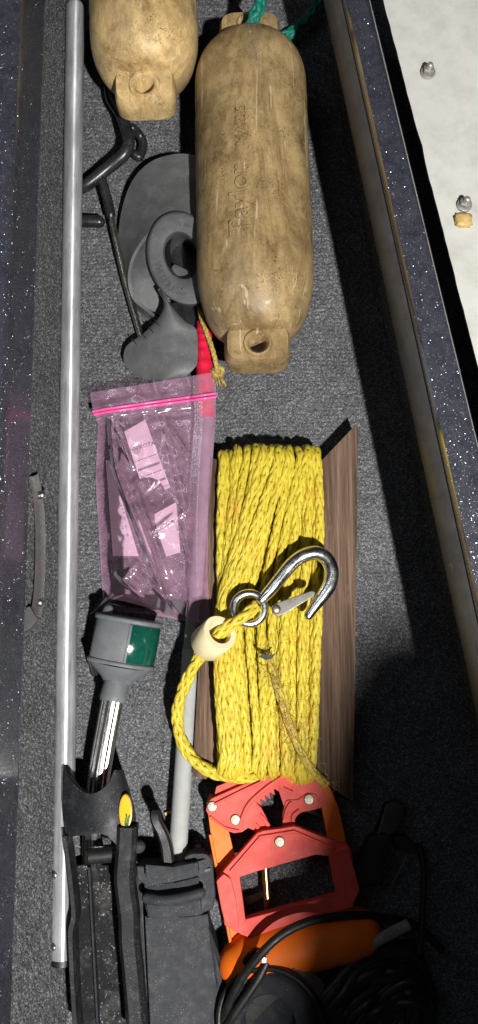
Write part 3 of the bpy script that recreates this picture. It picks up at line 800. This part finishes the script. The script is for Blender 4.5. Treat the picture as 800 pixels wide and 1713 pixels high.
for i in range(520):
    px, py = random.uniform(368, 530), random.uniform(775, 1280)
    p = P(px, py, .056 + random.uniform(0, .006)); d = V((random.gauss(0, 1), random.gauss(0, 1), random.uniform(.1, .9))).normalized() * random.uniform(.003, .009)
    v, f = sweep_vf([p, p + d * .5 + V((0, 0, .0006)), p + d], circ(.00016, 3), None, False, None, len(vs)); vs += v; fs += f
yz = pyd("loose_fibres", vs, fs, m_yel, yr, 180); yz['kind'] = 'stuff'
lf = slab("dark_leaf_bit", [(432, 1098), (440, 1094), (450, 1097), (462, 1092), (455, 1102), (444, 1104)], .079, .0775, m_dark, None, 0); tag(lf, "small dark scrap of leaf stuck on the yellow rope", "debris")

# ------------------------------------------------------------------ snap hook
sh = thing("snap_hook", "chromed snap hook with eye and gate lying on the yellow rope", "hook", P(470, 980, .07))
zh = .083
kp = [(437, 1004, zh), (452, 988, zh), (470, 966, zh), (488, 944, zh), (507, 930, zh), (528, 925, zh), (546, 934, zh), (555, 954, zh), (552, 977, zh), (540, 997, zh), (527, 1014, zh), (516, 1030, zh)]
kpts = path(kp, 60)
ks = list(np.interp(np.linspace(0, 1, 61), [0, .06, .15, .5, .75, .93, 1], [.75, .9, 1, 1.12, 1.1, .8, .7]))
rod("hook_body", kpts, .0074, m_chrome, sh, 20, scales=ks, dome=True)
er = 25.5
rod("eye_ring", [P(417 + er * math.cos(a), 1018 + er * math.sin(a), zh - .002) for a in np.linspace(0, 2 * math.pi, 49)], .0050, m_chrome, sh, 16, cap=False)
slab("gate", [(456, 1012), (470, 1006), (522, 988), (528, 990), (526, 997), (478, 1026), (464, 1031), (455, 1024)], zh + .0075, zh + .0015, plain("dull_zinc", (.20, .19, .175), .5, .6, .3, 90, .3, 600), sh, .0012, round_=4)
dome_at("gate_rivet", P(462, 1019, zh + .0075), .0052, .0025, metal_mat("rusty_rivet", (.42, .33, .28), .45, 90, (1, 1, 1), .6), sh)

# ------------------------------------------------------------------ cream rope collar
cl_c = P(357, 1068, .082)
rcl = thing("rope_collar", "cream nylon collar threaded on the yellow rope tail", "collar", cl_c)
axc = (P(378, 1050, .100) - P(338, 1086, .064)).normalized(); axc = V((.30, .22, .93)).normalized() * .45 + axc * .9; axc.normalize()
def collar():
    ro, ri, hh = .0205, .0125, .017
    n = 40; b = (V((0, 0, 1)) - axc * axc.z).normalized(); s = axc.cross(b); vs, fs = [], []
    rows = [(-hh, ri), (-hh, ro * .94), (-hh * .9, ro), (hh * .9, ro), (hh, ro * .95), (hh, ri * 1.08), (hh * .8, ri)]
    for d, r in rows:
        for k in range(n):
            a = 2 * math.pi * k / n; vs.append(cl_c + axc * d + (s * math.cos(a) + b * math.sin(a)) * r)
    m = len(rows)
    for i in range(m):
        for k in range(n):
            l = (k + 1) % n; j = (i + 1) % m; fs.append((i * n + k, i * n + l, j * n + l, j * n + k))
    return pyd("collar_ring", vs, fs, m_cream, rcl, 40)
collar()

# ------------------------------------------------------------------ pink zip bag and what is in it
bgt = thing("zip_bag", "pink translucent zip bag holding papers and small parts", "bag", P(255, 830, 0))
def bagmap(u, v):
    "u across 0..1, v down 0..1 -> pixel"
    Lf = np.interp(v, [0, .09, .14, .4, .8, .93, 1], [151, 156, 164, 160, 169, 172, 150])
    Rf = np.interp(v, [0, .2, .55, .8, 1], [362, 361, 349, 347, 352])
    T = 657 - 35 * u; B = np.interp(u, [0, .1, .3, .55, .85, 1], [1028, 1018, 1024, 1030, 1041, 1046])
    return Lf + (Rf - Lf) * u, T + (B - T) * v
rb = random.Random(11)
cre = [((.10, .12), (.16, .35), .010, .018), ((.16, .35), (.62, .97), .012, .022), ((.12, .14), (.32, .36), .010, .014), ((.70, .56), (.50, .64), .012, .02), ((.50, .64), (.80, .55), .006, .016), ((.80, .55), (.98, .60), .010, .018), ((.72, .6), (.86, .80), .009, .016), ((.35, .82), (.7, .98), .008, .016), ((.62, .2), (.8, .33), .006, .014), ((.2, .86), (.33, .78), .008, .02), ((.9, .62), (.93, .78), .008, .014), ((.3, .4), (.62, .82), .008, .02), ((.15, .84), (.4, .95), .008, .018), ((.86, .25), (.94, .5), .006, .02), ((.45, .13), (.95, .15), .005, .012)]
def seg_d(p, a, b):
    ax, ay = a; bx, by = b; px, py = p; asp = 2.0
    ay *= asp; by *= asp; py *= asp
    dx, dy = bx - ax, by - ay; t = max(0, min(1, ((px - ax) * dx + (py - ay) * dy) / (dx * dx + dy * dy)))
    return math.hypot(px - ax - t * dx, py - ay - t * dy), t
def bag_z(u, v):
    e = min(u * .72, 1 - u, (1 - v) * 2.0)
    e = min(1, e / .20); e = e * e * (3 - 2 * e)
    puff = .005 + .029 * e * min(1, max(0, (v - .02) / .2) + .25)
    if v < .13: puff = .036 + .004 * math.sin(u * 7)
    z = puff
    q = V((u * 3.2, v * 6, 0))
    z += .0045 * e * mnoise.noise(q * 1.6) + .0022 * (1 - abs(mnoise.noise(q * 3.1 + V((5, 2, 1))))) * e
    for a, b, h_, w in cre:
        d, t = seg_d((u, v), a, b)
        if d < w * 3: z += h_ * .85 * max(0, 1 - d / (w * 2.0)) ** 1.3 * math.sin(math.pi * (.12 + .76 * t))
    if u > .8: z = max(z, .042 - abs(u - .9) * .03)
    return z
us = np.linspace(0, 1, 90); vvs = np.linspace(0, 1, 170)
def bag_top(u, v):
    x, y = bagmap(u, v); return P(x, y, bag_z(u, v))
heightfield("bag_front", us, vvs, bag_top, m_bag, bgt)
def bag_bot(u, v):
    x, y = bagmap(u, v); t = bag_top(u, v); return V((t.x, t.y, max(.004, min(t.z - .003, .0055 + .002 * mnoise.noise(V((u * 4, v * 7, 0))))) if v > .13 else t.z - .002 - .0004))
us2 = np.linspace(0, 1, 24); vs2 = np.linspace(0, 1, 44)
zs0 = [bag_top(u, .092) + V((0, 0, .0012)) for u in np.linspace(-.0, 1.0, 40)]
for k, dz in ((0, 0), (1, 1)):
    zz = [bag_top(u, .086 + .014 * k) + V((0, 0, .0012)) for u in np.linspace(0, 1, 40)]
    rod("zip_strip", zz, .0019, m_zip, bgt, 8)
def paper(label, pix, z, lines, txt=None):
    o = slab("paper_slip", pix, z, z - .0006 if isinstance(z, float) else min(z) - .0006, m_paper, None, 0)
    tag(o, label, "paper"); return o
def on_paper(parent, quad, z, mat, name="printed_line"):
    o = slab(name, quad, z + .0003, z + .00005, mat, parent, 0); return o
def flat_text(parent, txt, size, px, py, z, ang, mat, name="printed_text"):
    me = text_mesh(txt, size, .0003)
    me.transform(Matrix.Translation(P(px, py, z)) @ Matrix.Rotation(ang, 4, 'Z'))
    return link_mesh(name, me, mat, parent, 40)
p1_ = paper("folded white label printed MINN KOTA inside the pink bag", [(208, 722), (243, 702), (285, 815), (245, 835)], .020, 5)
ang1 = math.radians(18)
flat_text(p1_, "MINN KOTA", .0072, 233, 749, .0212, ang1, m_dark)
on_paper(p1_, [(229 + 6 * math.cos(a), 752 + 9 * math.sin(a)) for a in np.linspace(0, 6.1, 18)], .020, plain("pale_ink", (.38, .37, .39), .7, 0, .2, 60, 0), "printed_oval")
for k in range(5):
    y = 772 + k * 13; x = 226 + k * 5
    on_paper(p1_, [(x, y), (x + 36, y - 13), (x + 36.5, y - (9 if k % 2 else 12)), (x + .5, y + (4 if k % 2 else 1))], .020, m_ink)
p2_ = paper("long white paper slip along the left side of the pink bag", [(177, 770), (184, 770), (232, 930), (189, 930)], .0075, 5)
for k, t_ in enumerate(("1 3", "2 4", "5 6")): flat_text(p2_, t_, .0055, 205 + k * 3, 868 + k * 14, .0079, math.radians(15), m_ink)
for k in range(3): on_paper(p2_, [(202 + k * 2, 845 + k * 6), (205 + k * 2, 844 + k * 6), (205 + k * 2, 846 + k * 6), (202 + k * 2, 847 + k * 6)], .0075, m_ink)
p3_ = paper("small white label printed Made in Mexico inside the pink bag", [(255, 862), (295, 840), (302, 924), (278, 931)], .020, 3)
flat_text(p3_, "Made in Mexico", .0052, 279, 874, .0204, math.radians(12), m_ink)
kn = thing("round_knob", "dark round knob with stem inside the pink bag", "knob", P(248, 830, .012))
lathe("knob_disc", P(249, 830, .017), (.05, -.1, 1), [(0, .0195), (.002, .0215), (.006, .0215), (.008, .0195), (.0085, .010), (.013, .009), (.014, .004)], m_plug, kn, 36)
rod("knob_stem", path([(250, 845, .016), (258, 885, .014), (266, 925, .012)], 8), .0065, m_plug, kn, 14)
tt = rod("dark_tube", path([(192, 745, .012), (206, 800, .014), (236, 890, .016), (278, 1000, .013)], 16), .0085, m_plug, None, 20); tag(tt, "dark glossy tube lying diagonally in the pink bag", "tube")
bx_ = slab("parts_box", [(182, 944), (240, 938), (250, 992), (190, 1000)], .014, .003, m_plug, None, .003, round_=6); tag(bx_, "dark glossy plastic part in the lower corner of the pink bag", "part")

# ------------------------------------------------------------------ navigation light
nl = thing("navigation_light", "grey bow light with green lens on a chrome pole", "light", P(200, 1090, 0))
zn = .072
nA, nB = P(203.5, 1106, .037), P(216, 1040, .040)
na = (nB - nA).normalized(); nL = (nB - nA).length
ns = na.cross(V((0, 0, 1))).normalized(); nu_ = ns.cross(na).normalized()
def drum(name, d0, d1, r, a0, a1, mat, n=40, flat=1.0, soft=.0012):
    "a solid sector of the lamp's drum between two angles (0 = right, 90 = up)"
    full = a1 - a0 >= 359
    an = [math.radians(a0 + (a1 - a0) * k / n) for k in range(n if full else n + 1)]
    rows = [(d0, r - soft), (d0 + soft, r), (d1 - soft, r), (d1, r - soft)]
    vs, fs = [], []; m = len(an)
    for d, q in rows:
        for a in an:
            c_, s_ = math.cos(a), math.sin(a)
            if flat < 1 and c_ < 0: s_ = math.copysign(min(1, abs(s_) ** flat), s_)     # squarer on the left
            vs.append(nA + na * d + ns * (q * c_) + nu_ * (q * .84 * s_))
    for b in range(len(rows) - 1):
        for k in range(m if full else m - 1):
            l = (k + 1) % m; fs.append((b * m + k, b * m + l, (b + 1) * m + l, (b + 1) * m + k))
    if full: fs += [tuple(range(m))[::-1], tuple(3 * m + k for k in range(m))]
    else:
        for b in (0, len(rows) - 1):
            vs.append(nA + na * rows[b][0]); c = len(vs) - 1
            fs += [(c, b * m + k, b * m + k + 1) for k in range(m - 1)]
    return pyd(name, vs, fs, mat, nl, 50)
drum("housing", .0, nL, .0370, 0, 360, m_navgrey, 48, .55)
drum("top_cap", nL - .001, nL + .0045, .0395, 0, 360, m_navgrey, 48, .6)
drum("base_rim", -.0045, .001, .0395, 0, 360, m_navgrey, 48, .6)
drum("green_lens", .0015, nL - .0012, .0388, -40, 76, m_green, 26)
drum("lens_frame", .001, nL - .001, .0392, 76, 80, m_navgrey, 4)
lathe("skirt", nA - na * .0042, -na, [(0, .0365), (.004, .0340), (.016, .0200), (.021, .0165), (.023, .0150)], m_navgrey, nl, 36)
nk = path([(198, 1134, .040), (193, 1152, .042), (188, 1174, .044)], 8)
rod("neck_collar", nk, .0148, m_navgrey, nl, 20, scales=[.93, 1, 1, 1.02, 1.02, 1.04, 1.06, 1.06, 1.0])
poleN = path([(189, 1168, .044), (181, 1210, .042), (172, 1260, .040), (164, 1310, .037), (159, 1370, .030), (157, 1410, .020), (156, 1452, .008)], 24)
pf = []
for k in range(40):
    a = 2 * math.pi * k / 40; rr_ = 1 - .13 * math.exp(-((a - 1.15) / .16) ** 2) - .10 * math.exp(-((a - 2.2) / .12) ** 2)
    pf.append((.0128 * rr_ * math.cos(a), .0098 * rr_ * math.sin(a)))
vs, fs = sweep_vf(poleN, pf, None, True, (0, 0, 1))
pyd("chrome_pole", vs, fs, m_pole, nl, 35)
rod("wire_plug", path([(176, 1030, .055), (181, 1020, .05)], 3), .006, m_navgrey, nl, 12, dome=True)
rod("lens_screw", path([(154, 1104, .045), (158, 1124, .035)], 4), .0052, m_plug, nl, 12, dome=True)

# ------------------------------------------------------------------ black cradle, lower left
cr = thing("mount_cradle", "dusty black plastic mount cradle with oval yellow sticker, lower left", "mount", P(180, 1550, 0))
def cradle_collar():
    n, m = 26, 14; bm = bmesh.new()
    def pt(u, v, inner):
        # u across, v along; upper edge is scooped with two horns
        top = 1288 + 40 * math.sin(math.pi * min(1, max(0, (u - .06) / .80))) ** .7 if u < .86 else 1288 - (0 if u > .93 else 0)
        bot = np.interp(u, [0, .12, .5, .62, .75, .86, 1], [1402, 1399, 1394, 1398, 1412, 1432, 1450])
        x0 = np.interp(v, [0, .5, 1], [105, 104, 110]); x1 = np.interp(v, [0, .35, .6, 1], [207, 224, 230, 222])
        x = x0 + (x1 - x0) * u; y = top + (bot - top) * v
        z = .052 + .026 * math.sin(math.pi * (.10 + .78 * u)) ** .8
        if inner: z -= .005
        return P(x, y, z)
    A = [[bm.verts.new(pt(i / n, j / m, False)) for i in range(n + 1)] for j in range(m + 1)]
    for j in range(m):
        for i in range(n): bm.faces.new((A[j][i], A[j][i + 1], A[j + 1][i + 1], A[j + 1][i]))
    bmesh.ops.recalc_face_normals(bm, faces=bm.faces)
    if sum(f.normal.z for f in bm.faces) < 0: bmesh.ops.reverse_faces(bm, faces=bm.faces)
    bmesh.ops.solidify(bm, geom=list(bm.faces), thickness=.006)
    return from_bm("collar", bm, m_black, cr, 50)
cradle_collar()
def bar(name, pix, w, hgt, mat, parent, n=40, ws=None):
    pts = path(pix, n)
    prof = [(-w, -hgt), (-w, hgt * .55), (-w * .6, hgt), (w * .6, hgt), (w, hgt * .55), (w, -hgt)]
    vs, fs = sweep_vf(pts, prof, ws, True, (0, 0, 1)); return pyd(name, vs, fs, mat, parent, 35)
bar("side_rail", [(214, 1380, .070), (212, 1420, .068), (209, 1470, .064), (216, 1530, .060), (217, 1570, .058), (224, 1640, .056), (232, 1740, .054)], .0105, .012, m_black, cr)
bar("side_rail", [(112, 1395, .056), (118, 1440, .056), (124, 1490, .056), (127, 1530, .056), (122, 1560, .056), (125, 1640, .056), (132, 1740, .056)], .0035, .012, m_black, cr)
slab("back_plate", [(118, 1450), (150, 1445), (205, 1450), (216, 1560), (226, 1740), (132, 1740), (124, 1560)], .018, .008, m_well, cr, .001)
bar("inner_rib", [(150, 1450, .022), (156, 1560, .022), (166, 1740, .022)], .0018, .004, m_black, cr)
slab("left_cheek", [(116, 1450), (124, 1490), (123, 1560), (130, 1740), (122, 1740), (114, 1560)], .046, .008, m_black, cr, .001)
slab("right_cheek", [(222, 1430), (236, 1450), (243, 1600), (250, 1740), (232, 1740), (222, 1560)], .040, .006, m_black, cr, .001)
rod("pivot_boss", path([(150, 1432, .045), (190, 1428, .045), (225, 1424, .045)], 8), .009, m_dark, cr, 18)
rod("pivot_screw", path([(222, 1416, .06), (233, 1416, .06)], 3), .007, m_black2, cr, 16, dome=True)
slab("latch_tab", [(170, 1400), (196, 1404), (200, 1432), (176, 1436)], .044, .036, m_black2, cr, .0015)
def ellpix(cx, cy, a, b, rot=0, n=28): return [(cx + a * math.cos(t) * math.cos(rot) - b * math.sin(t) * math.sin(rot), cy + a * math.cos(t) * math.sin(rot) + b * math.sin(t) * math.cos(rot)) for t in np.linspace(0, 2 * math.pi, n, endpoint=False)]
slab("sticker_edge", ellpix(210, 1358, 11, 29.5), .0765, .068, m_rim, cr, .0008)
st_ = slab("oval_sticker", ellpix(210, 1358, 9.6, 27.5), .0772, .070, m_sticker, cr, .0006)
slab("sticker_picture", [(209, 1371), (211, 1364), (213, 1369), (215, 1364), (217, 1371), (216, 1378), (214, 1383), (209, 1383), (208, 1377)], .0777, .0760, m_leaf, st_, 0)
slab("sticker_picture", [(209, 1378), (213, 1376), (215, 1381), (213, 1385), (209, 1384)], .0780, .0760, m_dark, st_, 0)
slab("sticker_picture", [(210, 1362), (212, 1361), (213, 1366), (211, 1367)], .0780, .0760, m_dark, st_, 0)
slab("sticker_picture", [(216, 1364), (217.5, 1363), (217.5, 1368), (216, 1368)], .0780, .0760, m_dark, st_, 0)

# ------------------------------------------------------------------ black sleeve with buckle
sl = thing("strap_sleeve", "charcoal plastic sleeve with buckle and ribbed strap, bottom centre", "sleeve", P(300, 1600, 0))
slab("sleeve_body", [(242, 1532), (300, 1534), (348, 1528), (352, 1560), (372, 1640), (386, 1740), (252, 1740), (247, 1640)], [.044, .048, .042, .042, .040, .038, .042, .044], .006, m_black2, sl, .002)
slab("side_flap", [(348, 1548), (358, 1572), (385, 1650), (394, 1690), (372, 1740), (362, 1640)], [.044, .040, .026, .020, .030, .044], .004, m_black2, sl, .0012)
slab("buckle_frame", [(228, 1448), (300, 1447), (336, 1438), (352, 1430), (356, 1440), (361, 1500), (356, 1522), (332, 1530), (300, 1537), (248, 1536), (243, 1520), (241, 1480), (229, 1472)], [.046, .052, .050, .044, .042, .042, .042, .050, .052, .050, .050, .050, .046], .010, m_black2, sl, .0025)
slab("upper_strap", [(243, 1446), (290, 1450), (331, 1442), (333, 1462), (294, 1470), (243, 1470)], .058, .046, m_black2, sl, .002)
slab("strap_panel", [(246, 1478), (294, 1476), (332, 1466), (334, 1488), (294, 1496), (246, 1496)], [.050, .054, .050, .054, .058, .054], .044, m_black2, sl, .0015)
rod("strap_ridge", path([(246, 1502, .058), (270, 1506, .062), (300, 1503, .063), (336, 1494, .059)], 20), .0058, m_black2, sl, 16, dome=True)
slab("lower_strap", [(244, 1512), (294, 1514), (336, 1504), (337, 1526), (294, 1535), (248, 1534)], .056, .044, m_black2, sl, .002)
slab("back_hook", [(308, 1434), (322, 1428), (344, 1428), (353, 1436), (353, 1452), (335, 1446), (312, 1446)], .048, .020, m_black2, sl, .002, round_=5)
slab("slot", [(342, 1455), (352, 1452), (352, 1457), (343, 1459)], .0468, .040, m_dark, sl, 0)
bar("lever", [(259, 1356, .050), (262, 1374, .052), (272, 1394, .050), (279, 1416, .046), (283, 1450, .042)], .0062, .006, m_dark, sl, 30, list(np.interp(np.linspace(0, 1, 31), [0, .1, .4, 1], [.75, 1.0, .9, 1.15])))

# ------------------------------------------------------------------ red and orange clamp
rc = thing("gripper_clamp", "red toothed clamp with orange frame and orange bar handle", "clamp", P(470, 1450, 0))
slab("frame_bar", [(346, 1342), (352, 1330), (376, 1340), (378, 1372), (402, 1470), (416, 1580), (420, 1612), (392, 1612), (384, 1580), (372, 1500), (352, 1390)], .030, .016, m_orange, rc, .002, round_=3)
bar("frame_edge", [(352, 1396, .031), (368, 1480, .031), (388, 1588, .031)], .0018, .0022, m_orange, rc, 10)
slab("frame_bar", [(534, 1308), (552, 1316), (566, 1350), (578, 1400), (586, 1470), (594, 1560), (572, 1560), (562, 1480), (550, 1410), (538, 1350)], .030, .016, m_orange, rc, .002, round_=3)
slab("jaw", [(362, 1316), (392, 1304), (440, 1290), (486, 1290), (520, 1296), (540, 1312), (548, 1346), (543, 1350), (520, 1356), (500, 1360), (476, 1352), (466, 1322), (452, 1314), (440, 1320), (420, 1332), (380, 1344), (356, 1346)], .036, .024, m_red, rc, .0015, round_=3)
teeth = []
A_, B_ = (428, 1342), (488, 1296)
for k in range(9):
    t = k / 8; x = A_[0] + (B_[0] - A_[0]) * t; y = A_[1] + (B_[1] - A_[1]) * t
    teeth += [(x, y), (x + 10, y + 6)]
slab("jaw", [(345, 1356), (346, 1344), (354, 1336), (436, 1300), (470, 1292), (486, 1292)] + teeth[::-1][2:] + [(438, 1352), (430, 1375), (405, 1392), (392, 1394), (380, 1390), (352, 1370)], .042, .032, m_red, rc, .0012)
bar("jaw_rib", [(358, 1346, .043), (400, 1325, .043), (440, 1306, .043)], .0014, .0018, m_red, rc, 12)
bar("jaw_rib", [(402, 1378, .043), (416, 1346, .043), (446, 1318, .043), (476, 1298, .043)], .0022, .0020, m_red, rc, 16)
bar("jaw_rib", [(352, 1366, .043), (376, 1384, .043), (400, 1390, .043)], .0012, .0015, m_red, rc, 12)
def arm(pix, name="lever_arm"): return slab(name, pix, .038, .026, m_red, rc, .0015, round_=6)
arm([(400, 1384), (424, 1352), (432, 1342), (446, 1368), (454, 1388), (460, 1396), (436, 1402), (424, 1388), (412, 1384)])
arm([(474, 1390), (472, 1366), (478, 1338), (498, 1338), (516, 1326), (530, 1328), (534, 1342), (522, 1352), (500, 1362), (494, 1370), (492, 1390)])
bar("arm_rib", [(424, 1358, .039), (438, 1366, .039), (450, 1382, .039)], .0022, .0016, m_red, rc, 12)
bar("arm_rib", [(416, 1378, .039), (428, 1380, .039), (434, 1390, .039)], .0022, .0016, m_red, rc, 12)
bar("arm_rib", [(476, 1372, .039), (480, 1354, .039), (488, 1342, .039)], .0018, .0016, m_red, rc, 12)
bar("arm_rib", [(490, 1374, .039), (492, 1364, .039), (502, 1356, .039)], .0022, .0016, m_red, rc, 12)
bar("jaw_rib", [(462, 1312, .037), (476, 1320, .037), (490, 1326, .037)], .0020, .0018, m_red, rc, 8)
# slide plate with a window
outer = [(361, 1474), (370, 1462), (382, 1448), (404, 1424), (430, 1394), (440, 1390), (470, 1386), (492, 1382), (500, 1384), (540, 1400), (582, 1414), (588, 1424), (592, 1450), (602, 1490), (590, 1518), (560, 1526), (500, 1542), (440, 1562), (416, 1568), (404, 1564), (398, 1560), (376, 1548), (370, 1520), (365, 1495)]
inner = [(401, 1468), (402, 1467), (408, 1465), (420, 1461), (436, 1456), (448, 1453), (470, 1446), (492, 1440), (510, 1435), (528, 1430), (550, 1432), (551, 1434), (554, 1450), (558, 1475), (563, 1494), (562, 1497), (545, 1501), (510, 1511), (470, 1521), (440, 1529), (411, 1537), (410, 1534), (407, 1510), (404, 1490)]
ring_slab("slide_plate", outer, inner, .048, .036, m_red, rc, .0014)
bar("plate_rim", [(386, 1458, .049), (436, 1400, .049), (492, 1391, .049), (560, 1420, .049)][:4], .0016, .0016, m_red, rc, 3)
slab("plate_cheek", [(362, 1474), (374, 1462), (386, 1470), (394, 1500), (400, 1552), (394, 1560), (377, 1547), (370, 1520)], .054, .046, m_red, rc, .002, round_=3)
slab("plate_cheek", [(562, 1422), (582, 1418), (592, 1450), (602, 1488), (590, 1514), (584, 1514), (574, 1470)], .053, .046, m_red, rc, .002, round_=3)
slab("window_lip", [(411, 1538), (470, 1522), (470, 1526), (411, 1542)], .0495, .047, m_red, rc, .0006)
for (x, y, z) in ((355, 1349, .042), (394, 1371, .042), (517, 1337, .038), (468, 1408, .048)):
    lathe("rivet", P(x, y, z), (0, 0, 1), [(-.002, .0058), (.0012, .0058), (.002, .0050), (.0022, .002)], metal_mat("rivet_zinc", (.30, .28, .22), .5, 400, (1, 1, 1), .4), rc, 18)
rod("guide_pin", path([(444, 1452, .022), (449, 1530, .022)], 4), .0042, m_brass, rc, 12)
rod("bar_handle", path([(404, 1612, .030), (440, 1596, .032), (500, 1580, .034), (560, 1566, .034), (598, 1560, .032)], 24), .029, m_orange, rc, 28, dome=True, scales=list(np.interp(np.linspace(0, 1, 25), [0, .1, .5, .9, 1], [.88, .98, 1.05, 1.0, .9])))
wdc = slab("wood_chip", [(410, 1503), (424, 1498), (444, 1490), (446, 1498), (428, 1508), (412, 1514)], .006, .001, m_tag, None, .0005); tag(wdc, "grey driftwood sliver seen through the red clamp window", "debris")

# ------------------------------------------------------------------ dark things, lower right
bk = thing("black_bracket", "scuffed black plastic bracket lying in shade right of the clamp", "bracket", P(640, 1410, 0))
slab("bracket_arm", [(646, 1345), (662, 1340), (680, 1346), (664, 1392), (644, 1402), (630, 1398)], [.022, .024, .022, .030, .032, .030], .006, m_dark, bk, .0015)
slab("bracket_plate", [(618, 1400), (644, 1394), (656, 1404), (636, 1470), (624, 1480), (584, 1482), (582, 1474)], [.034, .038, .036, .034, .032, .030, .030], .018, m_dark, bk, .0015)
bar("bracket_rib", [(614, 1412, .036), (602, 1440, .035), (590, 1470, .033)], .0014, .002, m_dark, bk, 8)
bar("bracket_rib", [(648, 1412, .038), (640, 1434, .037), (630, 1462, .034)], .0014, .002, m_dark, bk, 8)
slab("bracket_ear", [(660, 1400), (682, 1398), (690, 1412), (680, 1424), (662, 1418)], .024, .008, m_dark, bk, .0015)
pnw = rod("steel_pin", path([(680, 1430, .028), (668, 1456, .024), (655, 1478, .018)], 6), .0014, m_steel, None, 8); tag(pnw, "thin bright steel pin beside the black bracket", "pin")
cc = thing("cable_coil", "coil of black cable heaped in the dark lower right corner", "cable", P(640, 1660, 0))
rod("cable_run", path([(362, 1740, .03), (372, 1712, .045), (386, 1672, .060), (408, 1632, .070), (440, 1592, .078), (474, 1562, .078), (516, 1542, .072), (560, 1534, .060), (600, 1531, .048), (650, 1536, .034), (700, 1550, .022), (740, 1590, .018)], 70), .0045, m_cable, cc, 14)
rod("cable_run", path([(352, 1760, .03), (376, 1722, .050), (396, 1690, .058), (430, 1640, .062), (446, 1610, .060)], 30), .0050, m_cable, cc, 12)
rc_ = random.Random(21)
for i in range(14):
    k = i * 10.5; j = lambda a=9: rc_.uniform(-a, a)
    rod("cable_loop", path([(488 + k + j(), 1770, .03 + .012 * rc_.random()), (506 + k * .95 + j(), 1705 + j(), .050 - .0016 * i + j(.004)), (545 + k * .8 + j(), 1652 + k * .32 + j(), .052 - .0016 * i + j(.006)), (598 + k * .55 + j(), 1610 + k * .5 + j(), .048 - .0016 * i + j(.006)), (650 + k * .3 + j(), 1586 + k * .62 + j(), .036 + j(.006)), (690 + k * .2 + j(), 1590 + k * .7 + j(), .024 + j(.004)), (714 + j(), 1640 + k * .6 + j(), .018)], 40), rc_.choice((.0052, .0060, .0066)), m_cable, cc, 12)
fm = rod("cable_sleeve", path([(664, 1582, .050), (640, 1588, .05), (622, 1598, .05)][::-1], 6), .0052, m_tag, None, 12)
bpy.data.objects.remove(fm)
tgp = thing("cable_tag", "grey paper cable tag tube lying on the black coil", "tag", P(655, 1563, .05))
rod("tag_tube", path([(624, 1578, .048), (642, 1568, .050), (664, 1556, .052), (684, 1546, .052)], 10), .0060, m_tag, tgp, 14)
flat_text(tgp, "4500A", .0075, 654, 1561, .0588, math.radians(28), m_ink)
pp = rod("piping_seam", path([(700, 1410, .02), (709, 1450, .022), (708, 1510, .024), (704, 1570, .026), (696, 1630, .028), (684, 1690, .03), (676, 1750, .03)], 40), .0038, m_cable, None, 10); tag(pp, "black piped edge curving down the dark right corner", "piping")
bl = thing("black_reel", "dusty black round reel housing at the bottom edge below the orange handle", "housing", P(460, 1690, 0))
slab("housing_plate", [(406, 1604), (424, 1588), (450, 1590), (496, 1620), (540, 1672), (552, 1760), (380, 1760), (388, 1680)], [.058, .062, .062, .058, .050, .046, .046, .052], .008, m_dark, bl, .004)
ec = P(452, 1712, .058)
lathe("reel_drum", ec, (-.25, .1, 1), [(-.03, .052), (.0, .052), (.006, .049), (.009, .043), (.009, .030), (.004, .028), (-.004, .026)], m_black2, bl, 48)
rod("drum_rim", [ec + V((.0545 * math.cos(a), .0545 * math.sin(a), .004 + .0136 * math.cos(a))) for a in np.linspace(0, 2 * math.pi, 60)], .0032, m_dark, bl, 10, cap=False)
slab("clip_lug", [(436, 1600), (446, 1602), (446, 1612), (437, 1612)], .067, .058, m_steel, bl, .001)
pdp = lathe("felt_pad", P(518, 1642, .056), (.35, .25, 1), [(-.004, .020), (.002, .020), (.003, .018), (.0034, .003)], m_sock, None, 30)
for v in pdp.data.vertices:
    c = P(518, 1642, .056); d = v.co - c; u_ = V((.72, -.62, -.1)).normalized(); w_ = V((.62, .72, 0)).normalized()
    v.co = c + u_ * (d.dot(u_) * 1.25) + w_ * (d.dot(w_) * .48) + V((0, 0, d.z * .6))
tag(pdp, "brown oval pad lying against the black reel housing", "pad")

# ------------------------------------------------------------------ small litter on the carpet
for (lab, pix, m_) in (("pale dry wood chip on the carpet beside the black lever", [(275, 1360), (288, 1355), (289, 1359), (277, 1365)], m_chip),
                       ("olive leaf crumb on the carpet above the buckle", [(309, 1418), (316, 1417), (317, 1423), (310, 1424)], m_moss),
                       ("brown twig crumb on the carpet left of the orange frame", [(326, 1414), (335, 1413), (336, 1418), (327, 1419)], m_chip)):
    o = slab("litter_crumb", pix, .0035, .0005, m_, None, .0003); tag(o, lab, "debris")

vs, fs = [], []
for i in range(420):
    px, py = random.uniform(110, 660), random.uniform(20, 1700); p = P(px, py, .0015 + random.uniform(0, .001))
    L = random.choice((.0010, .0014, .0022, .005)); w = .0004 if L > .002 else .0007
    a = random.uniform(0, 6.28); d = V((math.cos(a), math.sin(a), random.uniform(-.1, .4))) * L; e = V((-math.sin(a), math.cos(a), 0)) * w
    b = len(vs); vs += [p, p + e, p + d + e * .6, p + d, p + d * .5 + V((0, 0, w))]
    fs += [(b, b + 1, b + 4), (b + 1, b + 2, b + 4), (b + 2, b + 3, b + 4), (b + 3, b, b + 4)]
ln = pyd("lint", vs, fs, plain("lint_fluff", (.55, .53, .48), .9, 0, .5, 30, 0), None, None); tag(ln, kind='stuff')
